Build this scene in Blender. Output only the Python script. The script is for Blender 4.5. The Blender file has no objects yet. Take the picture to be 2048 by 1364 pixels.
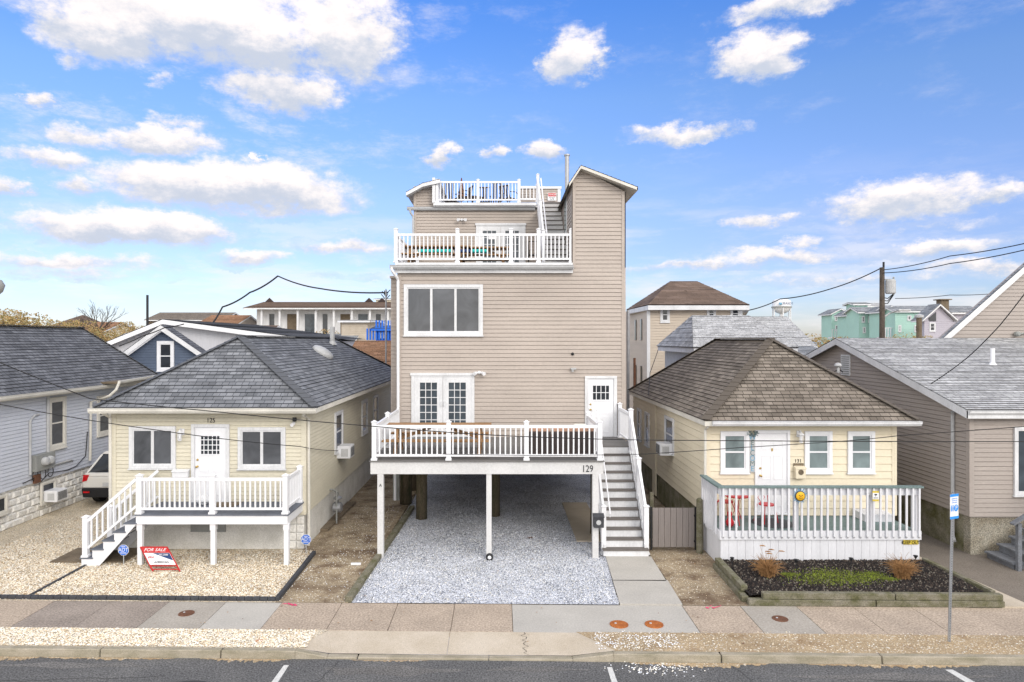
import bpy, bmesh, math, random
from math import radians as R, sin, cos, pi
from mathutils import Vector as V
random.seed(7)
C = bpy.context.scene.collection
S = bpy.context.scene
# ------------------------------------------------------------------ camera, sky, sun, exposure
F = 1365.0; CH = 5.4
cam = bpy.data.objects.new('camera', bpy.data.cameras.new('camera')); C.objects.link(cam)
cam.location = (0, 0, CH); cam.rotation_euler = (R(90), 0, 0)
cam.data.lens = 24.0; cam.data.sensor_width = 36; cam.data.shift_x = 24/2048; cam.data.shift_y = -2/2048
cam.data.clip_end = 6000; cam.data.clip_start = .1
S.camera = cam
S.render.resolution_x = 1024; S.render.resolution_y = 682
S.view_settings.view_transform = 'Standard'; S.view_settings.look = 'None'
S.view_settings.exposure = 0.45; S.view_settings.gamma = 1
SUN_EL, SUN_AZ = 29, 152          # azimuth clockwise from +Y (north); sun behind the camera, to the right
sun = bpy.data.objects.new('sun', bpy.data.lights.new('sun', 'SUN')); C.objects.link(sun)
sun.data.energy = 1.1; sun.data.angle = R(24); sun.data.color = (1, .92, .80)
sd = V((sin(R(SUN_AZ))*cos(R(SUN_EL)), cos(R(SUN_AZ))*cos(R(SUN_EL)), sin(R(SUN_EL))))
sun.rotation_euler = sd.to_track_quat('Z', 'Y').to_euler()
w = bpy.data.worlds.new('World'); S.world = w; w.use_nodes = True
N = w.node_tree.nodes; L = w.node_tree.links; N.clear()
def nd(t, **k):
    n = N.new(t)
    for a, b in k.items():
        setattr(n, a, b)
    return n
def setin(n, i, v):
    if isinstance(v, bpy.types.NodeSocket): L.new(v, n.inputs[i])
    elif v is not None: n.inputs[i].default_value = v
def mth(op, a, b=None, c=None, clamp=False):
    n = nd('ShaderNodeMath', operation=op, use_clamp=clamp)
    setin(n, 0, a); setin(n, 1, b)
    if c is not None: setin(n, 2, c)
    return n.outputs[0]
def vmt(op, a, b=None):
    n = nd('ShaderNodeVectorMath', operation=op); setin(n, 0, a); setin(n, 1, b)
    return n
def mixc(f, a, b, mode='MIX'):
    n = nd('ShaderNodeMix', data_type='RGBA', blend_type=mode)
    setin(n, 0, f); setin(n, 6, a); setin(n, 7, b); return n.outputs[2]
def rng(v, a, b, c=0., d=1., kind='SMOOTHSTEP'):
    n = nd('ShaderNodeMapRange', interpolation_type=kind)
    for i, x in enumerate((v, a, b, c, d)): setin(n, i, x)
    return n.outputs[0]
out = nd('ShaderNodeOutputWorld'); bg = nd('ShaderNodeBackground'); L.new(bg.outputs[0], out.inputs[0])
sky = nd('ShaderNodeTexSky', sky_type='NISHITA'); sky.sun_disc = False
sky.sun_elevation = R(SUN_EL); sky.sun_rotation = R(SUN_AZ); sky.air_density = 1.0; sky.dust_density = .3; sky.ozone_density = 2.0
tc = nd('ShaderNodeTexCoord'); sp = nd('ShaderNodeSeparateXYZ'); L.new(tc.outputs['Generated'], sp.inputs[0])
az = mth('ARCTAN2', sp.outputs[0], sp.outputs[1])
el = mth('ARCSINE', sp.outputs[2])
cb = nd('ShaderNodeCombineXYZ'); L.new(az, cb.inputs[0]); L.new(el, cb.inputs[1])
def noise(scale, det, rough, stretch=(1, 1, 1), off=0):
    m = nd('ShaderNodeMapping'); L.new(cb.outputs[0], m.inputs[0]); m.inputs[3].default_value = stretch; m.inputs[1].default_value = (off, off*.7, 0)
    n = nd('ShaderNodeTexNoise'); L.new(m.outputs[0], n.inputs[0])
    n.inputs['Scale'].default_value = scale; n.inputs['Detail'].default_value = det; n.inputs['Roughness'].default_value = rough
    return n
n1 = noise(9, 8, .68, (1, 1.7, 1)); n2 = noise(22, 8, .66, (1, 1.6, 1), 3)
warp = vmt('SUBTRACT', n1.outputs[1], (.5, .5, .5)).outputs[0]
ws = vmt('MULTIPLY', warp, (.17, .065, 0)).outputs[0]
cw = vmt('ADD', cb.outputs[0], ws).outputs[0]
nfine = mth('SUBTRACT', n2.outputs[0], .5)
# clouds: (px, py, half width, half height, strength) of the photograph turned into azimuth / elevation
CL = [(330,25,250,75,1.3),(200,70,120,55,1.1),(690,70,110,90,1.2),(560,110,90,60,.9),(560,185,120,38,1.2),(500,60,130,80,1.2),(130,115,40,20,.6),
 (330,165,25,14,.5),(85,200,34,15,.8),(320,275,110,28,1.1),(150,262,80,22,.8),(350,240,60,16,.6),(110,310,110,20,.9),(470,370,250,52,1.4),(260,450,200,38,1.35),(160,365,50,24,.8),
 (0,368,45,26,.9),(120,520,180,22,.8),(500,512,100,18,.8),(690,490,120,16,.7),(130,545,200,14,.5),
 (1148,122,58,52,1.15),(1510,112,95,45,1.25),(1570,15,120,24,.9),(1380,262,125,20,.95),(885,308,38,22,1.1),(985,312,34,14,.8),(1085,302,48,25,1.1),
 (1800,400,170,38,1.1),(1990,385,80,22,.9),(1510,448,70,20,.8),(1610,487,40,16,.7),(1560,515,180,20,.75),(1880,490,120,22,.95),(1960,530,150,18,.8),(1400,530,180,12,.6),(1700,560,300,14,.5),(1650,400,20,10,.4),(513,313,14,10,.8),(800,560,160,8,.35),(1850,445,200,14,.4)]
tot = None; shade = None
for (px, py, rx, ry, st) in CL:
    dx = (px-1000)/F; dz = (680-py)/F
    a0 = math.atan(dx); e0 = math.atan(dz/math.hypot(1, dx)); k = cos(a0)
    d = vmt('SUBTRACT', cw, (a0, e0, 0)).outputs[0]
    d = vmt('MULTIPLY', d, (F/(rx*1.3)/k, F/(ry*1.32)/k, 0)).outputs[0]
    ln = vmt('LENGTH', d).outputs[1]
    g = mth('MULTIPLY', mth('SUBTRACT', 1.0, ln, clamp=True), st)
    tot = g if tot is None else mth('MAXIMUM', tot, g)
    s2 = nd('ShaderNodeSeparateXYZ'); L.new(d, s2.inputs[0])
    q = mth('MULTIPLY', mth('ADD', s2.outputs[1], .12), g)
    shade = q if shade is None else mth('ADD', shade, q)
dens = mth('ADD', tot, mth('MULTIPLY', nfine, mth('MULTIPLY', mth('MINIMUM', mth('MULTIPLY', tot, 3), 1.0), 1.25)))
# thin streaky cloud low over the horizon; unseen cloud overhead and behind is added as fill light
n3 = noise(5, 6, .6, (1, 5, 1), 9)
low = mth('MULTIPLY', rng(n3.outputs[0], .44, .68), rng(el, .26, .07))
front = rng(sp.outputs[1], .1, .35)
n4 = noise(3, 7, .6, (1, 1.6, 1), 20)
fill_cloud = mth('MULTIPLY', rng(n4.outputs[0], .30, .48), mth('SUBTRACT', 1.0, front))
cov = rng(dens, .05, .68)
n5 = noise(6.5, 9, .7, (1, 2.6, 1), 31)
veil = mth('MULTIPLY', rng(n5.outputs[0], .47, .78), mth('MULTIPLY', rng(az, .15, -.45), .75))
cov = mth('MAXIMUM', cov, mth('ADD', mth('MULTIPLY', rng(n5.outputs[0], .5, .85), .3), veil, clamp=True))
cov = mth('MAXIMUM', cov, mth('MULTIPLY', low, .6)); cov = mth('MAXIMUM', cov, mth('MULTIPLY', fill_cloud, .85))
shf = rng(mth('ADD', shade, mth('MULTIPLY', nfine, 1.3)), -.28, .38)
shf = mth('MAXIMUM', shf, mth('MULTIPLY', rng(tot, .14, .02), .8))
cc = mixc(shf, (3.4, 3.7, 4.35, 1), (6.0, 5.6, 5.5, 1))
hs = nd('ShaderNodeHueSaturation'); L.new(sky.outputs[0], hs.inputs['Color']); hs.inputs['Saturation'].default_value = 1.15
rmp = nd('ShaderNodeValToRGB'); L.new(mth('MULTIPLY', el, 2.0), rmp.inputs[0]); re_ = rmp.color_ramp.elements
for i_, (p_, c_) in enumerate(((0, (.54, .575, .84)), (.12, (.60, .62, .86)), (.258, (.74, .68, .90)), (.39, (.90, .80, 1.0)), (.67, (.95, .94, 1.12)), (.9, (.69, .90, 1.30)))):
    if i_ > 1: re_.new(p_)
    re_[i_].position = p_; re_[i_].color = (*c_, 1)
tint = rmp.outputs[0]
sk = mixc(1.0, hs.outputs[0], tint, 'MULTIPLY')
cc = mixc(front, (12.8, 12.3, 11.5, 1), cc)  # added out-of-view clouds are made brighter than the visible ones, for fill
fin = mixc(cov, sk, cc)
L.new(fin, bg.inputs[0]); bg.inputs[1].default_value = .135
# ------------------------------------------------------------------ materials
def mat(name, col, rough=.7, var=.12, vs=3., fine=.08, fs=60., bump=.0, bs=80., metal=0., col2=None, stretch=(1, 1, 1), spec=.3, thr=None):
    m = bpy.data.materials.new(name); m.use_nodes = True
    t = m.node_tree; b = t.nodes['Principled BSDF']; ln = t.links.new
    b.inputs['Roughness'].default_value = rough; b.inputs['Metallic'].default_value = metal
    b.inputs['Specular IOR Level'].default_value = spec
    tcn = t.nodes.new('ShaderNodeTexCoord'); mp = t.nodes.new('ShaderNodeMapping'); ln(tcn.outputs['Object'], mp.inputs[0]); mp.inputs[3].default_value = stretch
    def ns(sc, det=4):
        n = t.nodes.new('ShaderNodeTexNoise'); ln(mp.outputs[0], n.inputs[0]); n.inputs['Scale'].default_value = sc; n.inputs['Detail'].default_value = det; n.inputs['Roughness'].default_value = .6
        return n.outputs[0]
    def mix(f, a, c, mode='MIX'):
        n = t.nodes.new('ShaderNodeMix'); n.data_type = 'RGBA'; n.blend_type = mode
        for i, v in ((0, f), (6, a), (7, c)):
            if isinstance(v, bpy.types.NodeSocket): ln(v, n.inputs[i])
            else: n.inputs[i].default_value = v
        return n.outputs[2]
    def ramp(v, lo, hi):
        n = t.nodes.new('ShaderNodeMapRange'); ln(v, n.inputs[0]); n.inputs[1].default_value = .3; n.inputs[2].default_value = .7
        n.inputs[3].default_value = lo; n.inputs[4].default_value = hi; return n.outputs[0]
    c1 = (*col, 1); c2 = (*(col2 if col2 else [x*(1-var*2) for x in col]), 1)
    r0 = t.nodes.new('ShaderNodeMapRange'); ln(ns(vs, 6), r0.inputs[0])
    th = thr or (.35, .7); r0.inputs[1].default_value = th[0]; r0.inputs[2].default_value = th[1]
    base = mix(r0.outputs[0], c1, c2)
    f = ramp(ns(fs, 3), 1-fine*2, 1+fine*2)
    cbn = t.nodes.new('ShaderNodeCombineColor')
    for i in range(3): ln(f, cbn.inputs[i])
    base = mix(1.0, base, cbn.outputs[0], 'MULTIPLY')
    ln(base, b.inputs['Base Color'])
    if bump:
        bn = t.nodes.new('ShaderNodeBump'); bn.inputs['Strength'].default_value = bump; bn.inputs['Distance'].default_value = .01
        ln(ns(bs, 4), bn.inputs['Height']); ln(bn.outputs[0], b.inputs['Normal'])
    m['h'] = 1
    return m
def gravel(name, cols, scale, dark=.35, bump=1.0, patch=None, patchc=None):
    """loose stones: one colour per voronoi cell, dark gaps where stones meet, real bump"""
    m = bpy.data.materials.new(name); m.use_nodes = True
    t = m.node_tree; b = t.nodes['Principled BSDF']; ln = t.links.new; b.inputs['Roughness'].default_value = .9; b.inputs['Specular IOR Level'].default_value = .15
    tcn = t.nodes.new('ShaderNodeTexCoord')
    vo = t.nodes.new('ShaderNodeTexVoronoi'); vo.inputs['Scale'].default_value = scale; ln(tcn.outputs['Object'], vo.inputs[0])
    wn = t.nodes.new('ShaderNodeSeparateColor'); ln(vo.outputs['Color'], wn.inputs[0])
    cr = t.nodes.new('ShaderNodeValToRGB'); cr.color_ramp.interpolation = 'LINEAR'
    e = cr.color_ramp.elements
    while len(e) < len(cols): e.new(.5)
    for i, (p, c) in enumerate(cols): e[i].position = p; e[i].color = (*c, 1)
    ln(wn.outputs[0], cr.inputs[0])
    no = t.nodes.new('ShaderNodeTexNoise'); no.inputs['Scale'].default_value = 1.1; no.inputs['Detail'].default_value = 8; ln(tcn.outputs['Object'], no.inputs[0])
    mr = t.nodes.new('ShaderNodeMapRange'); ln(no.outputs[0], mr.inputs[0]); mr.inputs[1].default_value = .3; mr.inputs[2].default_value = .7; mr.inputs[3].default_value = .82; mr.inputs[4].default_value = 1.12
    md = t.nodes.new('ShaderNodeMapRange'); ln(vo.outputs['Distance'], md.inputs[0]); md.inputs[1].default_value = .35; md.inputs[2].default_value = .75; md.inputs[3].default_value = 1; md.inputs[4].default_value = dark
    mu = t.nodes.new('ShaderNodeMath'); mu.operation = 'MULTIPLY'; ln(mr.outputs[0], mu.inputs[0]); ln(md.outputs[0], mu.inputs[1])
    vm = t.nodes.new('ShaderNodeVectorMath'); vm.operation = 'SCALE'; ln(cr.outputs[0], vm.inputs[0]); ln(mu.outputs[0], vm.inputs[3])
    last = vm.outputs[0]
    if patchc:
        n2 = t.nodes.new('ShaderNodeTexNoise'); n2.inputs['Scale'].default_value = patch[0]; n2.inputs['Detail'].default_value = 9; n2.inputs['Roughness'].default_value = .68; ln(tcn.outputs['Object'], n2.inputs[0])
        m2 = t.nodes.new('ShaderNodeMapRange'); ln(n2.outputs[0], m2.inputs[0]); m2.inputs[1].default_value = patch[1]; m2.inputs[2].default_value = patch[2]
        mx = t.nodes.new('ShaderNodeMix'); mx.data_type = 'RGBA'; ln(m2.outputs[0], mx.inputs[0]); ln(last, mx.inputs[6]); mx.inputs[7].default_value = (*patchc, 1); last = mx.outputs[2]
    ln(last, b.inputs['Base Color'])
    bn = t.nodes.new('ShaderNodeBump'); bn.inputs['Strength'].default_value = bump; bn.inputs['Distance'].default_value = .02; bn.invert = True
    ln(vo.outputs['Distance'], bn.inputs['Height']); ln(bn.outputs[0], b.inputs['Normal'])
    return m
def shingle(name, c1, c2, c3, pitch=.14, tab=.25):
    """tabs laid out on the roof face's own UVs (metres)"""
    m = bpy.data.materials.new(name); m.use_nodes = True
    t = m.node_tree; b = t.nodes['Principled BSDF']; ln = t.links.new; b.inputs['Roughness'].default_value = .92; b.inputs['Specular IOR Level'].default_value = .2
    uv = t.nodes.new('ShaderNodeUVMap')
    br = t.nodes.new('ShaderNodeTexBrick'); ln(uv.outputs[0], br.inputs[0])
    br.inputs['Scale'].default_value = 1; br.inputs['Brick Width'].default_value = tab; br.inputs['Row Height'].default_value = pitch; br.inputs['Mortar Size'].default_value = .008
    br.inputs['Color1'].default_value = (*c1, 1); br.inputs['Color2'].default_value = (*c2, 1); br.inputs['Mortar'].default_value = (*[x*.45 for x in c3], 1); br.inputs['Bias'].default_value = -.1
    br.offset = .37; br.offset_frequency = 2; br.squash = .7; br.squash_frequency = 3
    b2 = t.nodes.new('ShaderNodeTexBrick'); ln(uv.outputs[0], b2.inputs[0]); b2.inputs['Scale'].default_value = 1; b2.inputs['Brick Width'].default_value = tab*1.35; b2.inputs['Row Height'].default_value = pitch
    b2.inputs['Mortar Size'].default_value = 0; b2.inputs['Color1'].default_value = (.78, .78, .78, 1); b2.inputs['Color2'].default_value = (1.22, 1.22, 1.22, 1); b2.offset = .6
    no = t.nodes.new('ShaderNodeTexNoise'); no.inputs['Scale'].default_value = .8; no.inputs['Detail'].default_value = 8; ln(uv.outputs[0], no.inputs[0])
    n2 = t.nodes.new('ShaderNodeTexNoise'); n2.inputs['Scale'].default_value = 45; n2.inputs['Detail'].default_value = 3; ln(uv.outputs[0], n2.inputs[0])
    ad = t.nodes.new('ShaderNodeMath'); ad.operation = 'ADD'; ln(no.outputs[0], ad.inputs[0]); ln(n2.outputs[0], ad.inputs[1])
    mr = t.nodes.new('ShaderNodeMapRange'); ln(ad.outputs[0], mr.inputs[0]); mr.inputs[1].default_value = .7; mr.inputs[2].default_value = 1.3; mr.inputs[3].default_value = .8; mr.inputs[4].default_value = 1.2
    v1 = t.nodes.new('ShaderNodeVectorMath'); v1.operation = 'MULTIPLY'; ln(br.outputs[0], v1.inputs[0]); ln(b2.outputs[0], v1.inputs[1])
    v2 = t.nodes.new('ShaderNodeVectorMath'); v2.operation = 'SCALE'; ln(v1.outputs[0], v2.inputs[0]); ln(mr.outputs[0], v2.inputs[3])
    ln(v2.outputs[0], b.inputs['Base Color'])
    bn = t.nodes.new('ShaderNodeBump'); bn.inputs['Strength'].default_value = .5; bn.inputs['Distance'].default_value = .01; ln(n2.outputs[0], bn.inputs['Height']); ln(bn.outputs[0], b.inputs['Normal'])
    return m
def glass(name, col=(.06, .075, .09), rough=.06, stripes=None):
    m = bpy.data.materials.new(name); m.use_nodes = True
    t = m.node_tree; b = t.nodes['Principled BSDF']; ln = t.links.new
    b.inputs['Roughness'].default_value = rough; b.inputs['Specular IOR Level'].default_value = .5
    tcn = t.nodes.new('ShaderNodeTexCoord')
    no = t.nodes.new('ShaderNodeTexNoise'); no.inputs['Scale'].default_value = 1.3; no.inputs['Detail'].default_value = 6; no.inputs['Distortion'].default_value = 1.2; ln(tcn.outputs['Object'], no.inputs[0])
    mx = t.nodes.new('ShaderNodeMix'); mx.data_type = 'RGBA'; ln(no.outputs[0], mx.inputs[0]); mx.inputs[6].default_value = (*[x*.2 for x in col], 1); mx.inputs[7].default_value = (*[x*1.75 for x in col], 1)
    last = mx.outputs[2]
    if stripes:
        wv = t.nodes.new('ShaderNodeTexWave'); wv.wave_type = 'BANDS'; wv.bands_direction = 'Z'; wv.inputs['Scale'].default_value = stripes; ln(tcn.outputs['Object'], wv.inputs[0])
        m2 = t.nodes.new('ShaderNodeMix'); m2.data_type = 'RGBA'; m2.blend_type = 'MULTIPLY'; m2.inputs[0].default_value = .45; ln(last, m2.inputs[6]); ln(wv.outputs[0], m2.inputs[7]); last = m2.outputs[2]
    ln(last, b.inputs['Base Color'])
    bn = t.nodes.new('ShaderNodeBump'); bn.inputs['Strength'].default_value = .06; bn.inputs['Distance'].default_value = .05; ln(no.outputs[0], bn.inputs['Height']); ln(bn.outputs[0], b.inputs['Normal'])
    return m
M = {}
M['white'] = mat('white_vinyl', (.78, .79, .82), .35, .04, 2, .02, 40)
M['trim'] = mat('white_trim_paint', (.70, .71, .73), .5, .09, 2.5, .04, 30, stretch=(1, 1, .4))
M['fascia'] = mat('deck_fascia_paint', (.62, .62, .62), .55, .06, 1.5, .04, 30)
M['cream_trim'] = mat('cream_trim', (.68, .66, .60), .5, .1, 1.5, .04, 30)
M['tan'] = mat('tan_siding', (.445, .39, .348), .55, .07, .8, .04, 25, stretch=(.5, .5, 1.6))
M['yellow'] = mat('pale_yellow_siding', (.66, .62, .50), .6, .08, 1.1, .04, 25, stretch=(.5, .5, 1.5))
M['cream'] = mat('cream_yellow_siding', (.74, .67, .52), .6, .05, 1.1, .03, 25, stretch=(.5, .5, 1.5))
M['taupe'] = mat('taupe_siding', (.375, .333, .305), .6, .07, .9, .04, 25, stretch=(.4, .4, 2))
M['bluegrey'] = mat('pale_bluegrey_siding', (.58, .61, .68), .6, .08, .9, .04, 25, stretch=(.4, .4, 2))
M['beige'] = mat('beige_siding', (.56, .485, .40), .6, .06, .9, .04, 25, stretch=(.2, .2, 3))
M['navy'] = mat('slate_blue_siding', (.10, .13, .19), .7, .1, 1, .05, 20)
M['panelwhite'] = mat('white_panel', (.56, .57, .61), .6, .06, .6, .03, 12, stretch=(3, 3, .3))
M['mint'] = mat('mint_siding', (.40, .62, .55), .7, .06, .3, .03, 12)
M['lav'] = mat('lavender_siding', (.44, .42, .48), .7, .05, .3, .03, 12)
M['block'] = mat('painted_block', (.70, .69, .66), .8, .12, 2, .08, 30, .5, 12, col2=(.54, .53, .49))
M['rockblock'] = mat('rock_face_block', (.74, .735, .71), .85, .15, 2.5, .1, 20, 1, 9, col2=(.62, .60, .56))
M['mossblock'] = mat('mossy_concrete', (.26, .24, .19), .9, .2, 2.2, .15, 30, .6, 30, col2=(.10, .10, .035))
M['stucco'] = mat('speckled_stucco', (.32, .30, .25), .95, .1, 3, .35, 45, 1, 60, col2=(.22, .19, .14))
M['metal'] = mat('galvanised', (.38, .39, .41), .45, .1, 5, .06, 60, metal=.6)
M['grey'] = mat('grey_plastic', (.30, .31, .30), .6, .1, 5, .06, 50)
M['ltgrey'] = mat('light_grey_paint', (.48, .49, .50), .6, .1, 5, .06, 50)
M['black'] = mat('black_plastic', (.018, .019, .022), .5, .1, 5, .06, 50)
M['cable'] = mat('black_cable', (.02, .02, .022), .6)
M['deck'] = mat('grey_decking', (.17, .165, .16), .75, .12, 2, .1, 40, .2, 30, stretch=(.3, 3, 1))
M['bluedeck'] = mat('bluegrey_decking', (.14, .155, .19), .75, .12, 2, .08, 40, .2, 30)
M['tread'] = mat('taupe_tread', (.155, .14, .13), .75, .1, 3, .08, 40)
M['wood'] = mat('picnic_wood', (.36, .21, .10), .7, .15, 3, .12, 40, .2, 40, col2=(.22, .12, .05), stretch=(.4, 3, 3))
M['pile'] = mat('weathered_piling', (.12, .095, .065), .9, .2, 3, .2, 30, .6, 25, col2=(.05, .05, .025), stretch=(2, 2, .4))
M['timber'] = mat('landscape_timber', (.20, .185, .145), .9, .2, 3, .2, 30, .6, 25, col2=(.09, .09, .04), stretch=(1.5, 1.5, 2))
M['board'] = mat('weathered_board', (.19, .15, .105), .9, .2, 3, .15, 30, .4, 25)
M['edging'] = mat('black_edging', (.055, .058, .066), .7, .15, 4, .1, 30)
M['rust'] = mat('orange_rust', (.42, .14, .035), .85, .2, 9, .2, 60, .5, 60, col2=(.26, .075, .02))
M['brownrust'] = mat('brown_rust', (.16, .075, .045), .85, .2, 9, .2, 60, .5, 60)
M['red'] = mat('red_paint', (.55, .02, .03), .4, .08, 6, .03, 40)
M['signred'] = mat('sign_red', (.50, .03, .03), .5, .05, 6, .03, 40)
M['signwhite'] = mat('sign_white', (.75, .76, .78), .5, .03, 6, .02, 40)
M['blue'] = mat('sign_blue', (.02, .14, .62), .45, .03, 6, .02, 40)
M['brightblue'] = mat('parking_blue', (.03, .27, .78), .45, .03, 6, .02, 40)
M['yellowsign'] = mat('sign_yellow', (.62, .48, .06), .5, .08, 6, .03, 40)
M['sunyellow'] = mat('sun_yellow', (.80, .45, .02), .4, .1, 30, .05, 60)
M['sunblue'] = mat('sun_blue', (.16, .36, .52), .4, .1, 20, .05, 60)
M['teal'] = mat('teal_grey_paint', (.17, .235, .235), .7, .15, 3, .08, 40)
M['porchwhite'] = mat('porch_white_paint', (.68, .69, .73), .65, .06, 1.5, .05, 30, stretch=(4, 4, .4))
M['wicker'] = mat('brown_wicker', (.065, .052, .05), .7, .1, 30, .25, 90, 1, 120)
M['cushion'] = mat('tan_cushion', (.46, .28, .20), .9, .1, 5, .08, 60)
M['aqua'] = mat('aqua_cushion', (.03, .50, .46), .9, .1, 5, .08, 60)
M['navycushion'] = mat('navy_cushion', (.03, .06, .16), .9, .1, 5, .08, 60)
M['gatewood'] = mat('grey_composite', (.225, .20, .19), .7, .1, 3, .06, 40, stretch=(8, 8, .4))
M['greystair'] = mat('grey_painted_wood', (.17, .185, .21), .75, .2, 4, .12, 30, .3, 30, col2=(.11, .11, .12))
M['straw'] = mat('dry_grass', (.36, .20, .085), .9, .2, 8, .2, 60, col2=(.22, .12, .05))
M['car'] = mat('car_paint', (.62, .61, .58), .25, .02, 1, .0, 10, spec=.6)
M['tail'] = mat('tail_lamp', (.55, .01, .015), .2, .1, 10, .05, 40)
M['tyre'] = mat('tyre', (.02, .02, .02), .8)
M['bark'] = mat('bark', (.11, .09, .075), .9, .2, 4, .2, 30)
M['scrub'] = mat('winter_scrub', (.34, .25, .11), .95, .2, .6, .2, 12, col2=(.30, .17, .07))
M['scrubg'] = mat('olive_scrub', (.22, .19, .10), .95, .2, .6, .2, 12, col2=(.34, .27, .09))
M['moss'] = mat('green_moss', (.24, .30, .04), .95, .2, 5, .2, 40, col2=(.10, .12, .03))
M['brass'] = mat('brass', (.55, .38, .12), .35, metal=.7)
M['concrete'] = mat('new_concrete', (.44, .42, .385), .9, .07, 1.2, .07, 30, .2, 60)
M['apron'] = mat('old_apron_concrete', (.50, .44, .36), .9, .09, 1.6, .1, 60, .3, 60, col2=(.42, .36, .28))
M['kerb'] = mat('kerb_concrete', (.36, .32, .255), .9, .15, 2.4, .14, 50, .5, 50, col2=(.22, .20, .14), stretch=(1, 3, 3))
M['slabA'] = mat('aggregate_slab', (.42, .345, .275), .95, .1, 1.5, .2, 27, .5, 70)
M['slabB'] = mat('grey_slab', (.37, .34, .30), .95, .08, 1.5, .1, 27, .3, 70)
M['slabC'] = mat('brown_aggregate_slab', (.31, .265, .23), .95, .12, 1.5, .2, 27, .5, 70)
M['asphalt'] = mat('asphalt', (.105, .105, .106), .92, .12, .7, .36, 34, .6, 90, col2=(.15, .148, .145), thr=(.45, .75))
M['asphaltold'] = mat('old_path', (.19, .165, .14), .95, .12, 1, .2, 60, .5, 70)
M['roadpaint'] = mat('road_paint', (.62, .62, .60), .8, .12, 9, .15, 60)
M['pink'] = mat('pink_marker_paint', (.80, .08, .20), .7)
M['sand'] = mat('sandy_ground', (.33, .26, .18), .95, .15, .05, .15, 3, col2=(.25, .22, .15))
M['sea'] = mat('sea', (.20, .30, .36), .3, .1, .01, .05, 1)
M['glass'] = glass('window_glass')
M['darkglass'] = glass('dark_glass', (.035, .04, .048))
M['blind'] = glass('blind_glass', (.24, .30, .31), .12, 14)
M['screen'] = glass('screened_glass', (.085, .09, .10), .12)
M['blueroof'] = shingle('blue_grey_shingles', (.14, .148, .165), (.215, .224, .245), (.10, .11, .13))
M['brownroof'] = shingle('brown_shingles', (.155, .133, .112), (.235, .205, .175), (.10, .085, .07))
M['darkroof'] = shingle('charcoal_shingles', (.115, .12, .132), (.165, .17, .185), (.06, .06, .07))
M['ltroof'] = shingle('light_grey_shingles', (.36, .365, .375), (.48, .485, .495), (.25, .25, .26))
M['farbrown'] = shingle('reddish_brown_shingles', (.15, .108, .085), (.20, .148, .12), (.1, .07, .06), .3, .6)
M['fargrey'] = shingle('mid_grey_shingles', (.21, .225, .245), (.30, .31, .33), (.15, .15, .16), .3, .6)
M['orangeroof'] = shingle('orange_brown_shingles', (.27, .15, .085), (.36, .21, .13), (.15, .09, .05), .15, .3)
M['stone'] = gravel('pale_yellow_gravel', [(0, (.86, .77, .60)), (.25, (.74, .62, .44)), (.6, (.88, .81, .68)), (1, (.50, .38, .24))], 38, .5)
M['drive'] = gravel('blue_white_gravel', [(0, (.70, .73, .82)), (.35, (.84, .86, .92)), (.8, (.64, .68, .78)), (1, (.10, .11, .15))], 40, .35)
M['dirt'] = gravel('shelly_dirt', [(0, (.42, .34, .24)), (.5, (.34, .27, .18)), (.93, (.46, .38, .27)), (1, (.80, .76, .68))], 42, .7, .6, (1.3, .46, .62), (.15, .105, .07))
M['verge'] = gravel('sandy_verge', [(0, (.50, .38, .24)), (.5, (.42, .32, .20)), (.9, (.52, .42, .29)), (1, (.78, .74, .66))], 45, .65, .5, (1.7, .52, .7), (.25, .17, .10))
M['mulch'] = gravel('black_mulch', [(0, (.022, .018, .018)), (.6, (.045, .038, .036)), (.95, (.03, .025, .025)), (1, (.20, .17, .15))], 38, .3, 1.2)
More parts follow.
